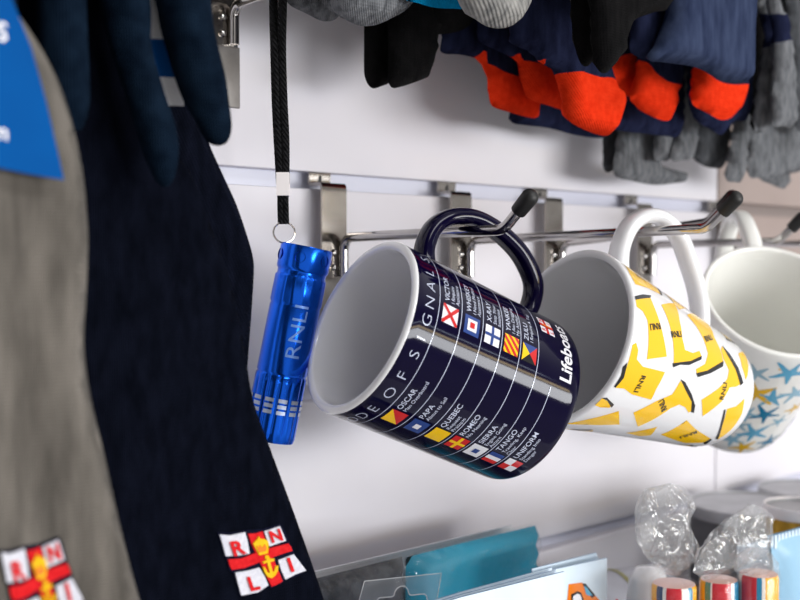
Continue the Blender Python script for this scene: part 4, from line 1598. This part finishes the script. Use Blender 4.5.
def pack(label, Y, top, mt, T, seed, wrap):
    pl = Plane('Y', Y)
    t2, xl, xr = rect_down(pl, top)
    ol = t2 + [Vector((xr[0], SZ + .001)), Vector((xl[0], SZ + .001))]
    mbs = []
    for k, (TT, wr, gr) in enumerate(((T, .0012, 0), (T + .003, .0022, .0018))):
        c = sum(ol, Vector((0, 0))) / len(ol)
        o2 = [Vector((p.x + math.copysign(gr, p.x - c.x), p.y + (gr if p.y > SZ + .01 else 0))) for p in ol]
        o3 = resample(o2, .005)
        V, Fc = cdt(o3, .006)

        def hf(p):
            d = min(bdist(p, o3) / .006, 1)
            kk = math.sqrt(max(0, 1 - (1 - d) ** 2))
            return TT / 2 * kk + wr * kk * noise.noise(Vector((p[0] * 55 + p[1] * 20, p[1] * 45, seed + k * 3))) + (wr * .8 * kk * noise.noise(Vector((p[0] * 140 - p[1] * 90, p[1] * 60, seed + 5))) if k else 0)
        n = len(V)
        m_ = MB()
        vs = [pl.w(v, hf(v)) for v in V] + [pl.w(v, -hf(v) * .7) for v in V]
        m_.add(vs, Fc + [[i + n for i in f][::-1] for f in Fc])
        mbs.append(m_)
    o = base_of(mbs[:1])
    t = thing('fabric_pack', label, 'pack', o, 'wrapped fabric packs')
    build(mbs[0], 'folded_fabric', mt, t, ang=80)
    build(mbs[1], 'cellophane_wrap', wrap, t, ang=80)
    return t, pl


pack('dark grey folded fabric pack in cellophane, left of the teal one', -.050, [(300, 583), (315, 578.5), (402, 556.5)], 'dark_pack', .013, 3, 'film')
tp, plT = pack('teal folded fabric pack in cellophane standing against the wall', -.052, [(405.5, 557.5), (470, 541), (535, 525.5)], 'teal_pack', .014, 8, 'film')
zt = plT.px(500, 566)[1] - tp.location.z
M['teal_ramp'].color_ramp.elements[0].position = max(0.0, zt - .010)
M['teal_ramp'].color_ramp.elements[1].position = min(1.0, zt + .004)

# clear hang tab with a euro slot, on its own clear packet in front
pl = Plane('Y', -.085)
ol = [(364, 581), (441, 573), (436, 603), (440, 640), (352, 650), (358, 603)]
slot = [(377, 612), (376.5, 604), (377, 599.5), (379, 597.6), (385, 597.2), (391, 596.8), (393.5, 595.5), (394.3, 592), (396.5, 588.3), (400.5, 586), (404.5, 586.3), (407, 589), (408, 592.5), (409.3, 594.8), (412, 595), (420, 594), (424, 594), (426.2, 596), (427, 600), (427.5, 608), (410, 610), (395, 612)]
P2 = resample([pl.px(*p) for p in ol], .004)
S2 = resample([pl.px(*p) for p in slot], .002)
V, Fc = cdt(P2, .004, [S2])
Fk = [f for f in Fc if not inside(sum((V[i] for i in f), Vector((0, 0))) / 3, S2)]
mb = MB()
n = len(V)
mb.add([pl.w(v, .0002) for v in V], Fk, 0)
e = [pl.w(v, .0003) for v in S2]
mb2 = MB()
mb2.tube(e + [e[0]], .0003, 6)
ee = [pl.w(v, .0003) for v in P2]
mb2.tube(ee + [ee[0]], .00022, 6)
xl, xr = pl.px(352, 650), pl.px(440, 640)
bt = thing('clear_packet', 'clear plastic hang tab with a cut out slot in front of the dark grey pack', 'packet', pl.w(((xl[0] + xr[0]) / 2, SZ + .0005)))
build(mb, 'hang_tab', ['clear'], bt, fixn=False)
build(mb2, 'cut_edge', ['clear_edge'], bt.children[0])
mb = MB()
mb.box((xl[0], -.0895, SZ + .0005), (xr[0], -.0800, xr[1] + .0005), 0, .0015)
build(mb, 'pouch', ['card_white'], bt)

# greeting cards
CG = 'pale blue cards on the shelf'


def boat(mb, pl, mats):
    """small orange lifeboat drawing printed on the card"""
    mats += ['p_orange', 'p_black', 'p_white', 'st_sky', 'p_red']
    PXc = lambda x, y: (460 + x / 4.444, 520 + y / 4.444)

    def poly(pts, mi, off):
        P = [pl.px(*PXc(x, y)) for x, y in pts]
        P = resample(P, .004)
        V_, F_ = cdt(P, .004)
        mb.add([pl.w(v, off) for v in V_], F_, mi, False)
    poly([(470, 420), (482, 285), (540, 278), (556, 290), (596, 336), (606, 340), (622, 362), (640, 400), (700, 450), (690, 520), (480, 520)], 2, .0002)
    poly([(492, 330), (520, 316), (536, 322), (548, 352), (545, 372), (520, 380), (494, 372)], 3, .0003)
    poly([(500, 338), (520, 326), (532, 332), (540, 354), (520, 364), (500, 362)], 4, .0004)
    poly([(541, 282), (556, 282), (600, 334), (594, 342), (584, 346)], 3, .0003)
    poly([(548, 292), (560, 298), (586, 334), (572, 336), (558, 330)], 5, .0004)
    poly([(480, 284), (540, 277), (552, 288), (485, 296)], 3, .0003) if False else None
    poly([(488, 400), (600, 372), (640, 400), (640, 410), (490, 425)], 4, .0003)
    poly([(690, 350), (700, 350), (708, 420), (690, 420)], 6, .0003)


card('greeting_card', 'rearmost pale blue card, its top edge just above the card with the orange lifeboat drawing', 'card', -.098, [(532, 569), (596, 552.8), (599.5, 560)], .0008, 'pale_card', CG, None, 'card_edge')
card('greeting_card', 'pale blue card with an orange lifeboat drawing', 'card', -.104, [(540, 572.8), (554.5, 569.4), (607, 558)], .0010, 'pale_card', CG, boat, 'card_edge')
card('greeting_card', 'plain pale blue card third behind the frontmost one', 'card', -.124, [(380, 617), (460, 592.4), (552, 567.5)], .0008, 'pale_card', CG, None, 'card_edge')
card('greeting_card', 'plain pale blue card directly behind the frontmost one', 'card', -.128, [(380, 620), (460, 595), (556, 570)], .0008, 'pale_card', CG, None, 'card_edge')
card('greeting_card', 'frontmost plain pale blue card of the stack at the bottom edge', 'card', -.133, [(380, 622), (460, 597.6), (564.6, 571.6)], .0010, 'pale_card', CG, None, 'card_edge')

# grey tub lying behind the cards, white cup beside it


def zat(x, y, Y):
    return atY(x, y, Y)


q = zat(625, 570, -.055)
r_ = .030
ctr = Vector((q.x, -.055, q.z - r_))
t = thing('grey_tub', 'grey plastic tub with a thin olive band behind the cards', 'tub', (ctr.x, ctr.y, SZ + .0005))
mb = MB()
hh = ctr.z + r_ - SZ
Ax = Vector((.94, -.30, .0)).normalized()
mb.lathe([(0, -.05), (r_ - .002, -.05), (r_, -.048), (r_, .028), (r_ - .002, .030), (0, .030)], ctr, Ax, (0, 0, 1), 40)
dro = build(mb, 'drum', ['grey_plastic'], t)
mb = MB()
mb.lathe([(r_ + .0002, -.0085), (r_ + .0006, -.0080), (r_ + .0006, -.0055), (r_ + .0002, -.005)], ctr, Ax, (0, 0, 1), 40)
build(mb, 'band', ['olive'], dro)
mb = MB()
mb.box((ctr.x - .03, ctr.y - .02, SZ + .0005), (ctr.x + .03, ctr.y + .02, ctr.z - r_ * .72), 0, .002)
build(mb, 'stand', ['grey_plastic'], t)
q = zat(649, 567, -.105)
t = thing('white_cup', 'white rounded cup half hidden behind the left wrapped rock candy', 'cup', (q.x, -.105, SZ + .0005))
mb = MB()
R_ = .0138
H_ = q.z - SZ
mb.lathe([(0, 0), (R_ * .7, 0), (R_ * .8, .003), (R_ * .95, H_ * .25), (R_, H_ * .55), (R_ * .97, H_ * .8), (R_ * .82, H_ * .94), (R_ * .5, H_ * .995), (0, H_)], (q.x, -.105, SZ + .0005), (0, 0, 1), (1, 0, 0), 40)
build(mb, 'bowl', ['white_glaze'], t, ang=60)

# tins
TN = 'tins at the right'


def tin(label, x, y, Y, rpx, body_m, lid_m, cat='tin', lidh=.009, rim=None):
    p = atY(x, y, Y)
    dz = (p - CAM).dot(FWD)
    r = rpx * dz / F
    H = p.z - SZ
    t = thing('storage_tin', label, cat, (p.x, Y, SZ + .0005), TN)
    O = (p.x, Y, SZ + .0005)
    mb = MB()
    mb.lathe([(0, 0), (r * .93, 0), (r * .95, .002), (r * .95, H - lidh * .7)], O, (0, 0, 1), (1, 0, 0), 56)
    build(mb, 'can', [body_m], t)
    mb = MB()
    mb.lathe([(r * .96, H - lidh), (r, H - lidh * .95), (r, H - .0015), (r * .985, H - .0003), (r * .95, H - .0003), (r * .93, H - .0018), (0, H - .0018)], O, (0, 0, 1), (1, 0, 0), 56)
    build(mb, 'lid', [lid_m], t)
    if rim:
        mb = MB()
        mb.lathe([(r * 1.001, H - .0068), (r * 1.02, H - .0062), (r * 1.025, H - .001), (r * 1.01, H + .0006), (r * .985, H + .0006), (r * .98, H - .0006)], O, (0, 0, 1), (1, 0, 0), 56)
        build(mb, 'rim', [rim], t)
    return t


tin('wide grey tin with a pale lid, left one of the tins at the right', 752, 503, -.062, 63, 'tin_dark', 'tin_lid')
tin('grey tin farthest back in the corner, only its pale lid showing', 808, 488, -.052, 48, 'tin_dark', 'tin_lid')
tin('gold tin with a bright silver rim at the right edge', 804, 506, -.120, 38, 'gold', 'tin_lid', lidh=.0055, rim='crimp')

# light blue pouches
def pouch(label, Y, top, low, mt, seed):
    pl = Plane('Y', Y)
    t2, xl, xr = rect_down(pl, top)
    ol = t2 + [Vector((pl.px(*low[1])[0], SZ + .001)), Vector((pl.px(*low[0])[0], SZ + .001))]
    ol = resample(ol, .004)
    V, Fc = cdt(ol, .005)

    def hf(p):
        d = min(bdist(p, ol) / .012, 1)
        return .0008 + .005 * d * d * (3 - 2 * d) + .0006 * d * noise.noise(Vector((p[0] * 60, p[1] * 40, seed)))
    n = len(V)
    mb = MB()
    mb.add([pl.w(v, hf(v)) for v in V] + [pl.w(v, -hf(v)) for v in V], Fc + [[i + n for i in f][::-1] for f in Fc])
    ed = resample(ol, 1)
    o = base_of([mb])
    t = thing('pouch', label, 'pouch', o, 'light blue pouches')
    build(mb, 'bag', mt, t, ang=70)
    # crimped, paler seal along the top edge
    m2 = MB()
    a, b_ = pl.px(*top[0]), pl.px(*top[-1])
    k = 24
    hh = .0075
    for i in range(k):
        p0 = a + (b_ - a) * (i / k)
        p1 = a + (b_ - a) * ((i + .6) / k)
        dn = Vector((0, -hh * (1 if i % 2 else .8)))
        q = [pl.w(p, .0021) for p in (p0, p1, p1 + dn, p0 + dn)]
        m2.extrude(q, (0, .0004, 0))
    build(m2, 'crimped_seal', ['pale_card'], t)
    return t


pouch('pale blue pouch with a crimped top behind the right rock candy', -.132, [(738, 547), (766, 539.5)], [(745, 640), (800, 640)], 'pale_pouch', 1)
pouch('deeper blue pouch with a crimped top at the bottom right corner', -.158, [(768, 536), (845, 515)], [(800, 640), (860, 640)], 'blue_pouch', 2)

# wrapped rock candy
STR = ['c_yellow', 'c_navy', 'c_white', 'c_red', 'c_white', 'c_blue', 'c_white']


def candy(label, xl, xr, ytop, Y, pattern, flare, seed, neck, lean=0.0):
    pc = atY((xl + xr) / 2, ytop, Y)
    dz = (pc - CAM).dot(FWD)
    r = (xr - xl) / 2 * dz / F
    H = pc.z - SZ - .001
    base = Vector((pc.x, Y, SZ + .0015))
    t = thing('wrapped_rock_candy', label, 'candy', base, 'wrapped rock candy sticks')
    cols = [c for c, w in pattern]
    n = 72
    # sectors start at the left silhouette as seen from the shop and run to the right, then repeat at the back
    v = (CAM - base)
    v.z = 0
    v.normalize()
    left = v.cross(Vector((0, 0, 1)))
    sec = []
    tot = sum(w for c, w in pattern)
    for i in range(n):
        a = (i + .5) / n * 2 * PI
        f = (1 - math.cos(a)) / 2 if a < PI else (1 - math.cos(a)) / 2
        acc = 0
        for k, (c, w) in enumerate(pattern):
            acc += w / tot
            if f <= acc + 1e-9:
                break
        sec.append(k)
    mb = MB()
    um = list(dict.fromkeys(cols + ['c_pink']))
    prof = [(0, 0), (r * .94, 0), (r, .0015), (r, H - .002), (r * .94, H), (r * .5, H + .0003), (0, H + .0003)]
    U_ = -left if False else left
    mb.lathe(prof, base, (0, 0, 1), U_, n, mfun=lambda i, j: um.index(cols[sec[j]] if i < 4 else 'c_pink'))
    build(mb, 'candy_stick', um, t, ang=50)
    # cellophane: tube round the stick gathered into a neck, then the flare
    mb = MB()
    nk = atY(neck[0], neck[1], Y)
    prof = []
    n2 = 40
    rows = []
    for i in range(15):
        f = i / 14
        zz = base.z + (H + .0) * min(f / .72, 1)
        if f < .72:
            c = Vector((base.x, base.y, zz))
            rad = r * 1.07
        else:
            g_ = (f - .72) / .28
            c = Vector((base.x, base.y, base.z + H)).lerp(nk, g_)
            rad = r * 1.07 * (1 - g_) + .0045 * g_ + r * .12 * math.sin(g_ * PI)
        rows.append((c, rad))
    vs, fs = [], []
    for i, (c, rad) in enumerate(rows):
        for j in range(n2):
            a = 2 * PI * j / n2
            k = 1 + (.03 if i < 10 else .16) * noise.noise(Vector((math.cos(a) * 3 + seed, math.sin(a) * 3, c.z * 120)))
            vs.append(c + Vector((math.cos(a), math.sin(a), 0)) * rad * k)
    for i in range(len(rows) - 1):
        for j in range(n2):
            fs.append([i * n2 + j, i * n2 + (j + 1) % n2, (i + 1) * n2 + (j + 1) % n2, (i + 1) * n2 + j])
    mb.add(vs, fs, 1)
    pl = Plane('Y', Y)
    ol = resample([pl.px(*p) for p in flare], .003)
    V, Fc = cdt(ol, .0032)

    def hf(p, s):
        d = min(bdist(p, ol) / .012, 1)
        q = Vector((p[0] * 75 + s * 4, p[1] * 55 - s * 3, seed * 2.7 + s))
        return s * (.0010 + .0075 * math.sqrt(d)) + .0065 * d * (abs(noise.noise(q)) * 2 - .6) + .003 * d * (abs(noise.noise(q * 2.3)) * 2 - .6) + .003 * (1 - d) * noise.noise(q * 1.4)
    for s in (1, -.8):
        mb.add([pl.w(p, hf(p, s)) for p in V], Fc)
    build(mb, 'cellophane_wrapper', ['crinkle', 'film'], t, ang=28, fixn=False)
    return t


candy('striped rock candy in cellophane with a tall fan of film, left one', 652, 696, 584, -.145,
      [('c_yellow', 1), ('c_navy', 1.3), ('c_white', .5), ('c_red', 3.2), ('c_white', 1.2), ('c_blue', .9), ('c_yellow', .8)],
      [(662, 574), (650, 560), (641, 545), (637, 523), (641, 503), (646, 489), (658, 486), (669, 483), (681, 486), (688, 496), (691.6, 506), (688, 519), (690, 532), (694, 546), (695, 556), (688, 566), (679, 576)], 3, (670, 572))
candy('striped rock candy with broad red panels in cellophane, middle one', 700, 738, 580, -.160,
      [('c_yellow', 1), ('c_green', 1), ('c_white', .5), ('c_red', 3.5), ('c_white', .4), ('c_blue', .9)],
      [(692, 572), (698, 556), (712, 538), (726, 522), (740, 511), (751, 503), (760, 507), (769, 514), (767, 526), (772, 538), (760, 556), (744, 566), (722, 574), (706, 580)], 9, (716, 566))
candy('striped rock candy with a yellow side in cellophane, right one', 739, 778, 574, -.174,
      [('c_white', .5), ('c_red', 2.2), ('c_blue', .9), ('c_white', .6), ('c_yellow', 2)],
      [(736, 572), (738, 558), (746, 548), (758, 546), (768, 550), (774, 560), (777, 574), (760, 580)], 15, (757, 566))

# ---------------------------------------------------------------- lighting
w = bpy.data.worlds.new('shop')
sc.world = w
w.use_nodes = True
nt = w.node_tree
bg = nt.nodes['Background']
tc = nt.nodes.new('ShaderNodeTexCoord')
sx = nt.nodes.new('ShaderNodeSeparateXYZ')
nt.links.new(tc.outputs['Generated'], sx.inputs['Vector'])
# the shop around: dark racks in front, pale ceiling, the bright open shop front on the right


def mth(op, a=None, b=None, c=None, clamp=False):
    n = nt.nodes.new('ShaderNodeMath')
    n.operation = op
    n.use_clamp = clamp
    for i, v in enumerate((a, b, c)):
        if v is None:
            continue
        if isinstance(v, (int, float)):
            n.inputs[i].default_value = v
        else:
            nt.links.new(v, n.inputs[i])
    return n.outputs[0]


def sstep(v, lo, hi):
    n = nt.nodes.new('ShaderNodeMapRange')
    n.interpolation_type = 'SMOOTHSTEP'
    n.inputs['From Min'].default_value = lo
    n.inputs['From Max'].default_value = hi
    nt.links.new(v, n.inputs['Value'])
    return n.outputs['Result']


vx, vy, vz = sx.outputs['X'], sx.outputs['Y'], sx.outputs['Z']
front = sstep(mth('MULTIPLY_ADD', vy, -.148, mth('MULTIPLY', vx, .989)), .60, .88)
ceil = mth('MULTIPLY', sstep(vz, .30, .62), sstep(vx, -.75, .25))
flo = mth('MULTIPLY', sstep(mth('MULTIPLY', vz, -1), .02, .45), sstep(vx, -.55, .1))
amb = mth('MULTIPLY_ADD', sstep(vx, -.35, .15), .16, .04)
tot = mth('MULTIPLY_ADD', front, .45, amb)
tot = mth('MULTIPLY_ADD', ceil, .72, tot)
tot = mth('MULTIPLY_ADD', flo, .18, tot)
lfr = mth('MULTIPLY', mth('MULTIPLY', sstep(mth('MULTIPLY', vx, -1), .0, .32), sstep(mth('MULTIPLY', vy, -1), .05, .30)), mth('SUBTRACT', 1.0, sstep(vz, .10, .45)))  # added fill glow from low front left, lifts wall and mug interiors
tot = mth('MULTIPLY_ADD', lfr, .62, tot)
cmb = nt.nodes.new('ShaderNodeMix')
cmb.data_type = 'RGBA'
cmb.inputs['A'].default_value = (1.0, .97, .95, 1)
cmb.inputs['B'].default_value = (.96, .97, 1.0, 1)
nt.links.new(front, cmb.inputs['Factor'])
nt.links.new(cmb.outputs['Result'], bg.inputs['Color'])
nt.links.new(tot, bg.inputs['Strength'])


def area(name, loc, target, sx, sy, power, col):
    l = bpy.data.lights.new(name, 'AREA')
    l.shape = 'RECTANGLE'
    l.size, l.size_y = sx, sy
    l.energy = power
    l.color = col
    o = bpy.data.objects.new(name, l)
    C.objects.link(o)
    o.location = loc
    o.rotation_euler = (Vector(target) - Vector(loc)).to_track_quat('-Z', 'Y').to_euler()
    return o


area('shop_window_daylight', (1.40, -3.8, 1.24), (.45, 0, 1.35), 3.0, .66, 120, (.965, .98, 1))
area('warm_streak_light', (1.45, -3.88, 1.71), (.45, 0, 1.35), 2.8, .15, 14.0, (1, .78, .42))  # added unseen strip, makes the gold line in the navy mug's reflection
area('ceiling_lamp', (.45, -1.9, 2.7), (.45, 0, 1.3), 1.6, .35, 18, (.97, .98, 1.0))

area('blue_streak_light', (1.45, -3.88, 2.02), (.45, 0, 1.35), 2.8, .06, 4.5, (.75, .86, 1))  # added above the warm strip for a thin bluish line in that reflection

vs_ = sc.view_settings
vs_.view_transform = 'Standard'
vs_.look = 'None'
vs_.exposure = -0.1
vs_.gamma = 1.0
vs_.use_curve_mapping = False
